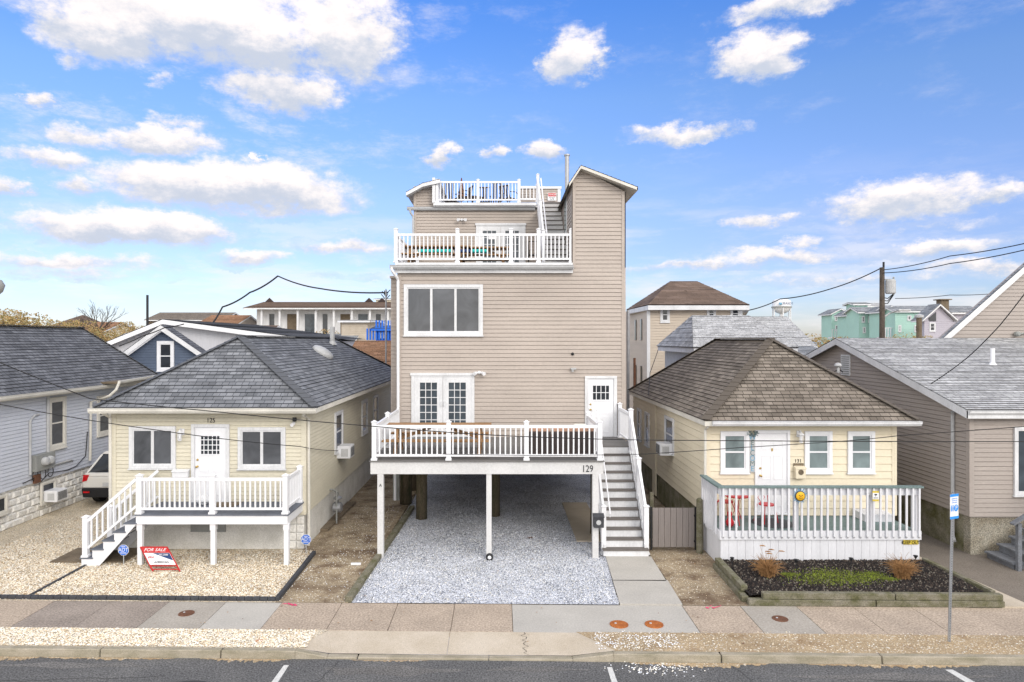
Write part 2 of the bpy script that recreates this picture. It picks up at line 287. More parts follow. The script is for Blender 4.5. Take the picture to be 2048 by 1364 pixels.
# ------------------------------------------------------------------ mesh helpers
def W(px, py, D): return V(((px-1000)*D/F, D, CH-(py-680)*D/F))
def X(px, D): return (px-1000)*D/F
def Z(py, D): return CH-(py-680)*D/F
def G(px, py, z=0):
    D = (CH-z)*F/(py-680); return V(((px-1000)*D/F, D, z))
def tag(o, label=None, cat=None, group=None, kind=None):
    for k, v in (('label', label), ('category', cat), ('group', group), ('kind', kind)):
        if v: o[k] = v
    return o
def thing(name, loc, label, cat, group=None):
    o = bpy.data.objects.new(name, None); C.objects.link(o); o.location = loc; o.empty_display_size = .2
    return tag(o, label, cat, group)
def root_of(o):
    while o.parent: o = o.parent
    return o
class MB:
    def __init__(s): s.v = []; s.f = []; s.uv = {}; s.m = []; s.mi = 0
    def poly(s, pts, uv=None):
        n = len(s.v); s.v += [tuple(p) for p in pts]
        if uv: s.uv[len(s.f)] = uv
        s.f.append(tuple(range(n, n+len(pts)))); s.m.append(s.mi); return s
    def hexa(s, p):   # 8 corners: bottom loop then top loop
        n = len(s.v); s.v += [tuple(q) for q in p]
        for f in ((0, 3, 2, 1), (4, 5, 6, 7), (0, 1, 5, 4), (1, 2, 6, 5), (2, 3, 7, 6), (3, 0, 4, 7)):
            s.f.append(tuple(n+i for i in f)); s.m.append(s.mi)
        return s
    def box(s, x0, x1, y0, y1, z0, z1):
        return s.hexa([(x0, y0, z0), (x1, y0, z0), (x1, y1, z0), (x0, y1, z0), (x0, y0, z1), (x1, y0, z1), (x1, y1, z1), (x0, y1, z1)])
    def bar(s, a, b, wd, h, up=V((0, 0, 1))):   # rectangular bar from a to b
        a = V(a); b = V(b); d = (b-a).normalized(); sd_ = d.cross(up)
        if sd_.length < 1e-4: sd_ = d.cross(V((0, 1, 0)))
        sd_.normalize(); u = sd_.cross(d).normalized(); sd_ *= wd/2; u *= h/2
        return s.hexa([a-sd_-u, a+sd_-u, b+sd_-u, b-sd_-u, a-sd_+u, a+sd_+u, b+sd_+u, b-sd_+u])
    def vbar(s, x, y, z0, z1, wd): return s.box(x-wd/2, x+wd/2, y-wd/2, y+wd/2, z0, z1)
    def tube(s, pts, r, n=8, cap=True):
        pts = [V(p) for p in pts]; rs = r if isinstance(r, (list, tuple)) else [r]*len(pts); base = len(s.v)
        for i, p in enumerate(pts):
            t = (pts[min(i+1, len(pts)-1)]-pts[max(i-1, 0)]).normalized()
            a = t.cross(V((0, 0, 1)) if abs(t.z) < .95 else V((1, 0, 0))).normalized(); b = t.cross(a)
            for k in range(n):
                q = p+(a*cos(2*pi*k/n)+b*sin(2*pi*k/n))*rs[i]; s.v.append(tuple(q))
        for i in range(len(pts)-1):
            for k in range(n):
                s.f.append((base+i*n+k, base+i*n+(k+1) % n, base+(i+1)*n+(k+1) % n, base+(i+1)*n+k)); s.m.append(s.mi)
        if cap:
            s.f.append(tuple(base+k for k in range(n))[::-1]); s.m.append(s.mi)
            s.f.append(tuple(base+(len(pts)-1)*n+k for k in range(n))); s.m.append(s.mi)
        return s
    def lathe(s, c, prof, n=20, axis='Z'):
        base = len(s.v); c = V(c)
        for (r, z) in prof:
            for k in range(n):
                a = 2*pi*k/n; p = (r*cos(a), r*sin(a), z)
                if axis == 'Y': p = (r*cos(a), z, r*sin(a))
                if axis == 'X': p = (z, r*cos(a), r*sin(a))
                s.v.append(tuple(c+V(p)))
        for i in range(len(prof)-1):
            for k in range(n):
                s.f.append((base+i*n+k, base+i*n+(k+1) % n, base+(i+1)*n+(k+1) % n, base+(i+1)*n+k)); s.m.append(s.mi)
        s.f.append(tuple(base+k for k in range(n))[::-1]); s.m.append(s.mi)
        s.f.append(tuple(base+(len(prof)-1)*n+k for k in range(n))); s.m.append(s.mi)
        return s
    def prism(s, pts, d):   # planar outline pushed along vector d
        pts = [V(p) for p in pts]; d = V(d); n = len(pts); b = len(s.v)
        s.v += [tuple(p) for p in pts]+[tuple(p+d) for p in pts]
        s.f.append(tuple(b+i for i in range(n))); s.m.append(s.mi)
        s.f.append(tuple(b+n+i for i in range(n))[::-1]); s.m.append(s.mi)
        for i in range(n):
            j = (i+1) % n; s.f.append((b+i, b+j, b+n+j, b+n+i)); s.m.append(s.mi)
        return s
    def lap(s, pts, pitch=.12, lip=.014, up=None, nrm=None, jit=0., groove=None):
        """courses of lapped boards or shingles over a flat convex outline"""
        pts = [V(p) for p in pts]
        if nrm is None:
            nrm = (pts[1]-pts[0]).cross(pts[2]-pts[1]).normalized()
        nrm = V(nrm).normalized()
        up = V(up) if up is not None else V((0, 0, 1))
        vv = (up-nrm*up.dot(nrm)).normalized(); uu = vv.cross(nrm).normalized(); o = pts[0]
        P2 = [((p-o).dot(uu), (p-o).dot(vv)) for p in pts]
        lo = min(p[1] for p in P2); hi = max(p[1] for p in P2); b0 = lo
        def clip(pl, val, keep):
            r = []
            for i in range(len(pl)):
                a, b = pl[i], pl[(i+1) % len(pl)]
                ia = (a[1]-val)*keep >= -1e-9; ib = (b[1]-val)*keep >= -1e-9
                if ia: r.append(a)
                if ia != ib:
                    t = (val-a[1])/(b[1]-a[1]); r.append((a[0]+(b[0]-a[0])*t, val))
            return r
        gr = (.02 if abs(nrm.z) < .1 and pitch > .09 else 0) if groove is None else groove
        while b0 < hi-1e-4:
            b1 = min(b0+pitch, hi)
            if gr and b1 < hi-1e-4:
                pg = clip(clip(P2, b1-gr, 1), b1, -1); dd = lambda b: .003+lip*.15-(b-b1+gr)/gr*.013
                if len(pg) >= 3: s.poly([o+uu*p[0]+vv*p[1]+nrm*dd(p[1]) for p in pg], [(p[0]+50, p[1]-lo) for p in pg])
                b1 -= gr
            pl = clip(clip(P2, b0, 1), b1, -1)
            if len(pl) >= 3:
                lp = lip*(1+random.uniform(-jit, jit))
                q = lambda a, b: o+uu*a+vv*b+nrm*(.002+lp*(1-(b-b0)/pitch))
                sw_ = [(b, a) for a, b in pl]; ua = min(p[1] for p in sw_); ub = max(p[1] for p in sw_); cuts = [ua]
                if gr and pitch < .2 and ub-ua > 4:
                    x_ = ua+random.uniform(.8, 3.6)
                    while x_ < ub-.5: cuts.append(x_); x_ += 3.66
                cuts.append(ub)
                for c0_, c1_ in zip(cuts, cuts[1:]):
                    pc = clip(clip(sw_, c0_, 1), c1_, -1) if len(cuts) > 2 else sw_; dz_ = random.uniform(0, .004) if len(cuts) > 2 else 0; g_ = .004 if len(cuts) > 2 else 0
                    s.poly([q(min(max(p[1], c0_), c1_-g_), p[0])+nrm*dz_ for p in pc], [(p[1]+50, p[0]-lo) for p in pc])
                bt = sorted(p[0] for p in pl if abs(p[1]-b0) < 1e-6)
                if len(bt) >= 2:
                    a0, a1 = bt[0], bt[-1]
                    s.poly([q(a0, b0), q(a1, b0), o+uu*a1+vv*b0-nrm*(.01 if gr else 0), o+uu*a0+vv*b0-nrm*(.01 if gr else 0)], [(a0+50, b0-lo)]*4)
            b0 += pitch
        return s
    def build(s, name, material, parent=None, smooth=False, bevel=0., **tg):
        me = bpy.data.meshes.new(name); o = V((0, 0, 0))
        if parent is not None: o = V(root_of(parent).location)
        elif tg.get('loc'): o = V(tg['loc'])
        me.from_pydata([tuple(V(p)-o) for p in s.v], [], s.f); me.update()
        ms = material if isinstance(material, (list, tuple)) else [material]
        for m_ in ms: me.materials.append(M[m_] if isinstance(m_, str) else m_)
        for i, p in enumerate(me.polygons): p.material_index = s.m[i]; p.use_smooth = smooth
        if s.uv:
            ul = me.uv_layers.new(name='UVMap')
            for i, p in enumerate(me.polygons):
                if i in s.uv:
                    for k, li in enumerate(p.loop_indices): ul.data[li].uv = s.uv[i][k]
        if bevel or smooth:
            bm = bmesh.new(); bm.from_mesh(me); bmesh.ops.recalc_face_normals(bm, faces=bm.faces); bm.to_mesh(me); bm.free()
        ob = bpy.data.objects.new(name, me); C.objects.link(ob)
        if parent is not None: ob.parent = parent
        else: ob.location = o
        if bevel:
            md = ob.modifiers.new('bevel', 'BEVEL'); md.width = bevel; md.segments = 2; md.limit_method = 'ANGLE'
        return tag(ob, tg.get('label'), tg.get('cat'), tg.get('group'), tg.get('kind'))
def copy_tree(o, parent=None, keep=('label', 'category', 'group', 'kind')):
    c = o.copy(); C.objects.link(c)
    if parent is not None: c.parent = parent
    for ch in list(o.children): copy_tree(ch, c)
    return c
def struct(name, mb, m, smooth=False): return mb.build(name, m, smooth=smooth, kind='structure')
class FR:
    """a wall's own frame: a along it, b up, c out of it"""
    def __init__(s, O, Rt, Nn): s.O = V(O); s.R = V(Rt); s.N = V(Nn)
    def pt(s, a, b, c): return s.O+s.R*a+V((0, 0, 1))*b+s.N*c
    def box(s, mb, a0, a1, b0, b1, c0, c1):
        p = s.pt; return mb.hexa([p(a0, b0, c0), p(a1, b0, c0), p(a1, b0, c1), p(a0, b0, c1), p(a0, b1, c0), p(a1, b1, c0), p(a1, b1, c1), p(a0, b1, c1)])
    def ring(s, mb, a0, a1, b0, b1, wd, c0, c1):
        s.box(mb, a0, a0+wd, b0, b1, c0, c1); s.box(mb, a1-wd, a1, b0, b1, c0, c1); s.box(mb, a0+wd, a1-wd, b1-wd, b1, c0, c1); s.box(mb, a0+wd, a1-wd, b0, b0+wd, c0, c1)
def front(D): return FR((0, D, 0), (1, 0, 0), (0, -1, 0))
def rightf(x): return FR((x, 0, 0), (0, 1, 0), (1, 0, 0))
def leftf(x): return FR((x, 0, 0), (0, 1, 0), (-1, 0, 0))
def window(par, fr, a0, a1, b0, b1, n=1, case=.09, pane='glass', sash=True, cm='trim', hung=False, off=.016, grid=None):
    mb = MB(); fr.ring(mb, a0, a1, b0, b1, case, 0, off+.045)
    fr.box(mb, a0-.02, a1+.02, b0-.035, b0-.002, 0, off+.065)
    wn = mb.build('window', cm, par, bevel=.004)
    wdt = (a1-a0-2*case)/n
    for i in range(n):
        p0 = a0+case+i*wdt; p1 = p0+wdt
        sm = MB(); t = .035
        fr.ring(sm, p0+.001, p1-.001, b0+case, b1-case, t, 0, off+.026)
        if hung: fr.box(sm, p0+t, p1-t, (b0+b1)/2-.02, (b0+b1)/2+.02, 0, off+.03)
        if grid:
            gx, gy = grid
            for k in range(1, gx):
                q = p0+t+(p1-p0-2*t)*k/gx; fr.box(sm, q-.009, q+.009, b0+case+t, b1-case-t, 0, off+.018)
            for k in range(1, gy):
                q = b0+case+t+(b1-b0-2*case-2*t)*k/gy; fr.box(sm, p0+t, p1-t, q-.009, q+.009, 0, off+.0175)
        sm.build('sash', cm, wn)
        g = MB(); fr.box(g, p0+t, p1-t, b0+case+t, b1-case-t, .001, off+.012); g.build('pane', pane, wn)
    return wn
def post(mb, x, y, z0, z1, wd=.11, cap=True, skirt=True):
    mb.vbar(x, y, z0, z1, wd)
    if cap: mb.vbar(x, y, z1, z1+.02, wd+.035); mb.hexa([(x-wd/2, y-wd/2, z1+.02), (x+wd/2, y-wd/2, z1+.02), (x+wd/2, y+wd/2, z1+.02), (x-wd/2, y+wd/2, z1+.02), (x-.01, y-.01, z1+.055), (x+.01, y-.01, z1+.055), (x+.01, y+.01, z1+.055), (x-.01, y+.01, z1+.055)])
    if skirt: mb.vbar(x, y, z0, z0+.05, wd+.04)
def railing(par, a, b, h=.9, sp=.125, bal=.035, posts=(), m='white', low=.09, rw=.06, rh=.07, pw=.11, inset=.06, pext=.1, pbase=0., name='railing'):
    """a, b: floor points at the two ends (may slope)"""
    a = V(a); b = V(b); u = V((0, 0, 1)); mb = MB()
    mb.bar(a+u*(h-rh/2), b+u*(h-rh/2), rw, rh); mb.bar(a+u*(low+.03), b+u*(low+.03), rw*.8, .055)
    ln_ = (V((b.x, b.y, 0))-V((a.x, a.y, 0))).length; n = max(1, int(ln_/sp))
    for i in range(1, n):
        p = a.lerp(b, i/n); mb.vbar(p.x, p.y, p.z+low+.04, p.z+h-rh+.01, bal)
    o = mb.build(name, m, par)
    for t in posts:
        p = a.lerp(b, t); q = MB(); post(q, p.x, p.y, p.z+pbase, p.z+h+pext, pw); q.build('post', m, o, bevel=.004)
    return o
def text(body, size, loc, rot, m, par=None, name='lettering', ext=.004, align='CENTER', sx=1.):
    cu = bpy.data.curves.new('t', 'FONT'); cu.body = body; cu.size = size; cu.extrude = ext; cu.align_x = align; cu.align_y = 'CENTER'; cu.resolution_u = 3
    ob = bpy.data.objects.new('t', cu); C.objects.link(ob); bpy.context.view_layer.update()
    me = bpy.data.meshes.new_from_object(ob.evaluated_get(bpy.context.evaluated_depsgraph_get())); C.objects.unlink(ob); bpy.data.objects.remove(ob)
    o = bpy.data.objects.new(name, me); me.materials.clear(); me.materials.append(M[m]); C.objects.link(o)
    o.rotation_euler = rot; o.scale = (sx, 1, 1)
    if par is not None:
        o.parent = par; o.location = V(loc)-V(root_of(par).location)
    else: o.location = loc
    return o
FACE = (R(90), 0, 0)
# ------------------------------------------------------------------ the ground, street and yards
KX = .0195
def st(x, y0): return y0-KX*x
def sheet(mb, pts, z): return mb.poly([(x, y, z) for x, y in pts])
def slabx(mb, xa, xb, ya, yb, z0, z1):    # slab following the street's slight angle
    p = [(xa+KX*0, st(xa, ya)), (xb, st(xb, ya)), (xb, st(xb, yb)), (xa, st(xa, yb))]
    return mb.hexa([(x, y, z0) for x, y in p]+[(x, y, z1) for x, y in p])
g = MB(); sheet(g, [(-3000, st(-3000, 12.66)), (3000, st(3000, 12.66)), (3000, 3000), (-3000, 3000)], -.03); struct('ground', g, 'sand')
g = MB(); sheet(g, [(-2500, 420), (2500, 420), (2500, 2990), (-2500, 2990)], .3); struct('sea', g, 'sea')
g = MB(); sheet(g, [(-400, st(-400, 11.82)), (-400, -60), (400, -60), (400, st(400, 11.82))], -.12); struct('road', g, 'asphalt')
# sandy dust washed against the kerb
g = MB()
for (xa, xb, wd) in ((-9.2, -8.0, .32), (-8.0, -5.6, .16), (-5.2, -3.6, .22), (-2.6, -1.2, .10), (2.2, 4.6, .3), (5.2, 8.2, .2)):
    n = 60; top = []; bot = []
    for i in range(n+1):
        x = xa+(xb-xa)*i/n; e = sin(pi*i/n)**.6; top.append((x, st(x, 11.73), -.116)); bot.append((x, st(x, 11.73)-wd*.6*e*random.uniform(.3, 1.2), -.116))
    g.poly(top+bot[::-1])
struct('gutter_sand', g, 'verge')
# kerb with open joints, dropped along the driveway apron
g = MB(); rnd = random.Random(3)
def kerbseg(mb, xa, xb, za, zb):
    ya, yb = st(xa, 11.73), st(xb, 11.73); h = .155; t = .025
    mb.hexa([(xa, ya, -.25), (xb, yb, -.25), (xb, yb+h, -.25), (xa, ya+h, -.25), (xa, ya+t, za), (xb, yb+t, zb), (xb, yb+h, zb), (xa, ya+h, za)])
for (xa, xb, za, zb) in ((-16, -12.1, .01, .01), (-12.08, -8.9, .01, .01), (-8.88, -6.98, .01, .01), (-6.96, -4.86, .01, .01), (-4.84, -3.55, .01, .01), (-3.55, -3.0, .01, -.085), (-3.0, -2.48, -.085, -.085), (-2.46, -.2, -.085, -.085), (-.19, 1.25, -.085, -.085),
                         (1.25, 1.95, -.085, .01), (1.95, 3.78, .01, .01), (3.8, 6.5, .01, .01), (6.52, 9.1, .01, .01), (9.12, 12.5, .01, .01), (12.52, 16, .01, .01)):
    kerbseg(g, xa, xb, za, zb)
o = g.build('kerb', 'kerb', kind='structure')
o.modifiers.new('bevel', 'BEVEL').width = .012
# pavement slabs
g = MB(); js = [-14.0, -12.8, -11.6, -10.42, -9.22, -8.03, -6.82, -5.64, -4.48, -3.24, -2.09, -.92, .24, 3.70, 4.87, 6.0, 7.13, 8.3, 9.45, 10.6, 11.8, 13]
sm = [2, 0, 2, 0, 2, 2, 1, 3, 0, 0, 0, 0, 4, 0, 1, 0, 0, 0, 0, 0, 0]
for i in range(len(js)-1):
    g.mi = sm[i]; slabx(g, js[i]+.006, js[i+1]-.006, 12.63+rnd.uniform(-.01, .01), 13.95, -.1, rnd.uniform(-.002, .004))
struct('sidewalk', g, ['slabA', 'slabB', 'slabC', 'concrete', 'concrete'])
# driveway apron and its centre crack
g = MB()
for xa, xb in ((-3.2, -.93), (-.92, 1.25)):
    g.poly([(xa, st(xa, 12.62), .002), (xb, st(xb, 12.62), .002), (xb, st(xb, 11.885), -.083), (xa+(0.25 if xa < -3 else 0), st(xa, 11.885), -.083)])
g.poly([(-3.2, st(-3.2, 12.62), .002), (-2.95, st(-3, 11.885), -.083), (-3.57, st(-3.57, 11.885), .006)])
g.poly([(1.25, st(1.25, 12.62), .002), (1.42, st(1.4, 12.62), .004), (2.0, st(2, 11.885), .012), (1.25, st(1.25, 11.885), -.083)])
struct('driveway_apron', g, 'apron')
g = MB(); pr = None
for i in range(15):
    t = i/14; p = V((.44+.05*sin(i*2.3)+.02*sin(i*5), st(.4, 12.6-.7*t), .006-.085*t))
    if pr is not None: g.poly([pr, pr+V((.012, 0, 0)), p+V((.012, 0, 0)), p])
    pr = p
struct('pavement_crack', g, 'cable')
# verges
g = MB(); sheet(g, [(-90, st(-90, 11.885)), (-3.55, st(-3.55, 11.885)), (-3.2, st(-3.2, 12.65)), (-90, st(-90, 12.65))], .004); struct('gravel_verge', g, 'stone')
g = MB(); sheet(g, [(1.95, st(1.95, 11.885)), (90, st(90, 11.885)), (90, st(90, 12.65)), (1.4, st(1.4, 12.65))], .004); struct('sandy_verge', g, 'verge')
# yards
g = MB(); sheet(g, [(-40, st(-40, 13.95)), (-4.62, st(-4.5, 13.95)), (-4.72, 17.3), (-5.0, 17.5), (-5.0, 40), (-40, 40)], .004); struct('gravel_yard', g, 'stone')
g = MB(); sheet(g, [(-4.62, st(-4.5, 13.95)), (-3.12, st(-3.1, 13.95)), (-2.75, 42), (-5.1, 42), (-5.1, 17.4), (-4.7, 17.2)], .008); struct('dirt_strip', g, 'dirt')
g = MB(); sheet(g, [(-3.05, st(-3, 13.95)), (2.42, st(2.4, 13.95)), (2.62, 16.9), (2.9, 20), (3.9, 20), (3.9, 42), (-2.7, 42)], .012); struct('gravel_driveway', g, 'drive')
g = MB(); sheet(g, [(3.73, st(3.7, 13.95)), (5.05, st(5, 13.95)), (5.3, 17), (5.4, 42), (3.9, 42), (3.76, 17)], .008); struct('dirt_passage', g, 'dirt')
g = MB()
for a, b in ((13.955, 15.28), (15.295, 16.95)):
    xl = lambda y: 2.44+(y-13.9)*.06
    p = [(xl(a), st(2.4, a)), (3.71, st(3.7, a)), (3.75, b), (xl(b), b)]; g.hexa([(x, y, -.05) for x, y in p]+[(x, y, .03) for x, y in p])
struct('front_walk', g, 'concrete')
g = MB(); g.box(2.05, 2.85, 18.2, 22.5, 0, .05); struct('concrete_pad', g, 'apron')
g = MB(); sheet(g, [(10.15, st(10, 13.95)), (40, st(40, 13.95)), (40, 30), (11.8, 30), (9.9, 30), (10.0, 17)], .008); struct('side_path', g, 'asphaltold')
g = MB(); g.mi = 0
p = [(10.12, st(10, 13.95)), (10.75, st(10.7, 13.95)), (10.25, 18.5), (9.98, 18.5)]; g.hexa([(x, y, -.05) for x, y in p]+[(x, y, .03) for x, y in p]); struct('concrete_strip', g, 'apron')
# road paint
g = MB()
for (a, b, c, d) in (((568, 1330), (578, 1330), (556, 1364), (543, 1364)), ((1214, 1334), (1224, 1334), (1235, 1364), (1223, 1364)), ((1890, 1339), (1905, 1339), (1950, 1364), (1931, 1364))):
    P = [G(*q, -.116) for q in (a, b, c, d)]
    dn = (P[3]-P[0])*3.0
    g.poly([P[0], P[1], P[1]+(P[2]-P[1])*4, P[0]+(P[3]-P[0])*4])
struct('road_markings', g, 'roadpaint')
M['tar'] = mat('tar_patch', (.05, .05, .052), .85, .1, 5, .2, 40); M['roadold'] = mat('worn_asphalt', (.16, .155, .15), .95, .15, 2, .35, 34)
g = MB(); c = G(378, 1372, -.115); g.poly([c+V((.28*cos(a)*(1+.12*sin(3*a)), .2*sin(a)*(1+.1*cos(2*a)), 0)) for a in [2*pi*k/22 for k in range(22)]]); struct('tar_patch', g, 'tar')
g = MB()
for cx_, cy_, rx_, ry_, sd_ in ((-1.9, 11.35, 1.1, .16, 1), (-7.2, 11.45, 1.3, .1, 4), (6.5, 11.3, 1.6, .12, 6), (.6, 11.45, .8, .08, 9)):
    g.poly([V((cx_+rx_*cos(a)*(1+.2*sin(3*a+sd_)), st(cx_, cy_)+ry_*sin(a)*(1+.35*sin(5*a+sd_)), -.1175)) for a in [2*pi*k/40 for k in range(40)]])
struct('road_patches', g, 'roadold')
g = MB()
for (x0_, y0_, x1_, y1_, sd_) in ((-2.75, 11.72, -3.4, 9.5, 1), (3.9, 11.7, 4.6, 9.0, 2), (-9.5, 10.95, -5.5, 11.2, 3), (5.5, 11.1, 9.5, 10.9, 5)):
    r9 = random.Random(sd_); a_ = V((x0_, y0_, -.1165)); b_ = V((x1_, y1_, -.1165)); pv = a_
    for k in range(1, 26):
        q_ = a_.lerp(b_, k/25)+V((r9.uniform(-.03, .03), r9.uniform(-.03, .03), 0)); n9 = (q_-pv).cross(V((0, 0, 1))).normalized()*.006; g.poly([pv-n9, pv+n9, q_+n9, q_-n9]); pv = q_
struct('road_cracks', g, 'tar')
g = MB()
for (x, y, s) in ((575, 1208, 1), (1425, 1213, 1)):
    for k in range(5):
        a = G(x-14+k*6, y+rnd.uniform(-3, 3), .012); b_ = G(x-8+k*6, y+rnd.uniform(-3, 4), .012); g.poly([a, a+V((.03, .05, 0)), b_+V((.03, .04, 0)), b_])
struct('survey_paint', g, 'pink')
# loose stones lying on top: too many to count
def stones(name, n, samp, sz, mats, z=.01, seed=1, label=None, cat='gravel', flat=.6):
    r = random.Random(seed); g = MB()
    for _ in range(n):
        x, y = samp(r); s = sz*r.uniform(.5, 1.25); a = r.uniform(0, 6.28); g.mi = r.randrange(len(mats)); b = len(g.v); ca, sa = cos(a)*s, sin(a)*s; k = r.uniform(.5, .95)
        zz = z+s*.15
        g.v += [(x+ca, y+sa, zz), (x-sa*k, y+ca*k, zz), (x-ca, y-sa, zz), (x+sa*k, y-ca*k, zz), (x+r.uniform(-.3, .3)*s, y+r.uniform(-.3, .3)*s, zz+s*flat)]
        for i in range(4): g.f.append((b+i, b+(i+1) % 4, b+4)); g.m.append(g.mi)
    return g.build(name, mats, label=label, cat=cat, kind='stuff')
def inquad(x0, x1, y0, y1): return lambda r: (r.uniform(x0, x1), r.uniform(y0, y1))
M['s1'] = mat('stone_cream', (.82, .72, .56), .9); M['s2'] = mat('stone_tan', (.66, .53, .36), .9); M['s3'] = mat('stone_white', (.82, .79, .72), .9); M['s4'] = mat('stone_brown', (.36, .25, .15), .9)
M['d1'] = mat('stone_bluewhite', (.80, .83, .90), .9); M['d2'] = mat('stone_bluegrey', (.45, .48, .55), .9); M['d3'] = mat('stone_dark', (.12, .14, .18), .9)
M['m1'] = mat('mulch_chip', (.022, .019, .019), .95); M['m2'] = mat('mulch_brown', (.06, .045, .038), .95); M['m3'] = mat('mulch_pale', (.20, .18, .15), .95)
def yard(r):
    while True:
        x = r.uniform(-13, -4.72); y = 14.2+abs(r.gauss(0, 3.2))
        if y < 24 and not (y > 17.5 and -10.0 < x): return x, y
stones('yard_stones', 42000, yard, .019, ['s1', 's1', 's2', 's3', 's3', 's4'], seed=2, label='loose cream and tan pebbles covering the front yard of the left cottage')
stones('verge_stones', 13000, lambda r: (lambda x: (x, st(x, r.uniform(11.9, 12.62))))(r.uniform(-12, -3.4)), .019, ['s1', 's3', 's3', 's2'], seed=3, label='loose pale pebbles in the strip between kerb and sidewalk')
stones('driveway_stones', 40000, lambda r: (r.uniform(-3.0, 2.45), 13.98+abs(r.gauss(0, 4.2))), .015, ['d1', 'd1', 'd1', 'd2', 'd2', 's3', 'd3'], z=.016, seed=4, label='loose blue white stones covering the driveway under the tall tan house')
def patchy(x0, x1, y0, y1):
    cs = [(random.uniform(x0, x1), random.uniform(y0, y1), random.uniform(.15, .5)) for _ in range(14)]
    def f(r):
        if r.random() < .45: return r.uniform(x0, x1), r.uniform(y0, y1)
        c = r.choice(cs); return min(x1, max(x0, r.gauss(c[0], c[2]))), min(y1, max(y0, r.gauss(c[1], c[2]*1.5)))
    return f
stones('dirt_shells', 900, patchy(-4.55, -3.2, 14.1, 22), .014, ['s3', 's3', 's1', 'd1'], seed=5, label='broken white shells scattered on the dirt beside the left cottage', cat='shells')
stones('passage_shells', 260, patchy(3.8, 5.0, 14.1, 17.2), .013, ['s3', 's1', 's2'], seed=6, label='broken shells and pebbles scattered on the dirt before the gate', cat='shells')
stones('kerbside_shells', 450, lambda r: (lambda x: (x, st(x, r.uniform(11.9, 12.5)+abs(r.gauss(0, .1)))))(r.uniform(1.7, 3.2)), .017, ['s3', 'd1'], seed=7, label='white stones spilled over the sandy verge near the apron', cat='shells')
stones('verge_pebbles', 900, lambda r: (lambda x: (x, st(x, r.uniform(11.9, 12.7))))(r.uniform(2, 12)), .016, ['s3', 's1', 's2'], seed=8, label='fine pebbles scattered along the sandy right verge', cat='shells')
stones('gutter_stones', 160, lambda r: (lambda x: (x, st(x, 11.5+r.gauss(0, .12))))(r.gauss(2.55, .35)), .018, ['s3', 'd1'], z=-.118, seed=9, label='white stones spilled into the road by the parking line', cat='shells')
# ------------------------------------------------------------------ shared builders
def rect(x0, x1, y, z0, z1): return [(x0, y, z0), (x1, y, z0), (x1, y, z1), (x0, y, z1)]
def walls(par, x0, x1, y0, y1, z0, z1, m, pitch=.12, lip=.014, sides='FLR', name='wall', corner=None):
    mb = MB(); mb.box(x0+.013, x1-.013, y0+.013, y1-.013, z0, z1)
    if 'F' in sides: mb.lap(rect(x0, x1, y0, z0, z1), pitch, lip, nrm=(0, -1, 0))
    if 'L' in sides: mb.lap([(x0, y1, z0), (x0, y0, z0), (x0, y0, z1), (x0, y1, z1)], pitch, lip, nrm=(-1, 0, 0))
    if 'R' in sides: mb.lap([(x1, y0, z0), (x1, y1, z0), (x1, y1, z1), (x1, y0, z1)], pitch, lip, nrm=(1, 0, 0))
    w_ = mb.build(name, m, par)
    if corner:
        for x in (x0, x1):
            q = MB(); q.box(x-.03, x+.03, y0-.03, y0+.03, z0, z1); s_ = 1 if x == x0 else -1
            q.box(*sorted((x-.028*s_, x+.09*s_)), y0-.026, y0-.001, z0, z1); q.box(x-.027 if s_ > 0 else x+.001, x-.001 if s_ > 0 else x+.027, y0, y0+.09, z0, z1)
            q.build('corner_board', corner, w_)
    return w_
def gutter(par, a, b, m='cream_trim', h=.12, d=.12, out_=(0, -1, 0), name='gutter'):
    a = V(a); b = V(b); o = V(out_)*d; mb = MB()
    pf = [(0, 0), (.55, 0), (.85, .45), (.88, .85), (1, 1), (0, 1)]
    pts = [a+o*p+V((0, 0, h*(q-1))) for p, q in pf]
    mb.prism(pts, b-a); return mb.build(name, m, par)
def hiproof(par, x0, x1, y0, y1, ze, xr, ya, yb, zr, m, fm='cream_trim', pitch=.14, lip=.012, fh=.14, caps=True, jit=.5, name='roof', sides='FLRB'):
    A, B, Cc, D_ = V((x0, y0, ze)), V((x1, y0, ze)), V((x1, y1, ze)), V((x0, y1, ze)); P, Q = V((xr, ya, zr)), V((xr, yb, zr))
    mb = MB(); e = V((0, 0, .012))
    for k, f in (('F', [A, B, P]), ('R', [B, Cc, Q, P]), ('L', [D_, A, P, Q]), ('B', [Cc, D_, Q])):
        mb.lap(f, pitch, lip, jit=jit); mb.poly([p-e for p in f], [(p.x+p.y, p.z) for p in f])
    if caps:
        for a, b in ((A, P), (B, P), (Cc, Q), (D_, Q), (P, Q)):
            d = (b-a).length; n = max(2, int(d/.22)); dr = (b-a).normalized()
            for i in range(n):
                p = a.lerp(b, i/n); q = a.lerp(b, min(1, (i+1.25)/n)); t = p.y < (y0+yb)/2
                mb.bar(p+V((0, 0, .035)), q+V((0, 0, .018)), .26, .012); k = len(mb.f)-6
                for j in range(6): mb.uv[k+j] = [(60.1, 3.01)]*4
    ro = mb.build(name, m, par)
    f = MB()
    f.box(x0+.03, x1-.03, y0+.03, y1-.03, ze-fh-.01, ze-fh+.01)
    for q in ((x0, x1, y0, y0+.03), (x0, x1, y1-.03, y1), (x0, x0+.03, y0+.03, y1-.03), (x1-.03, x1, y0+.03, y1-.03)): f.box(*q, ze-fh, ze-.02)
    f.build('fascia', fm, ro); return ro
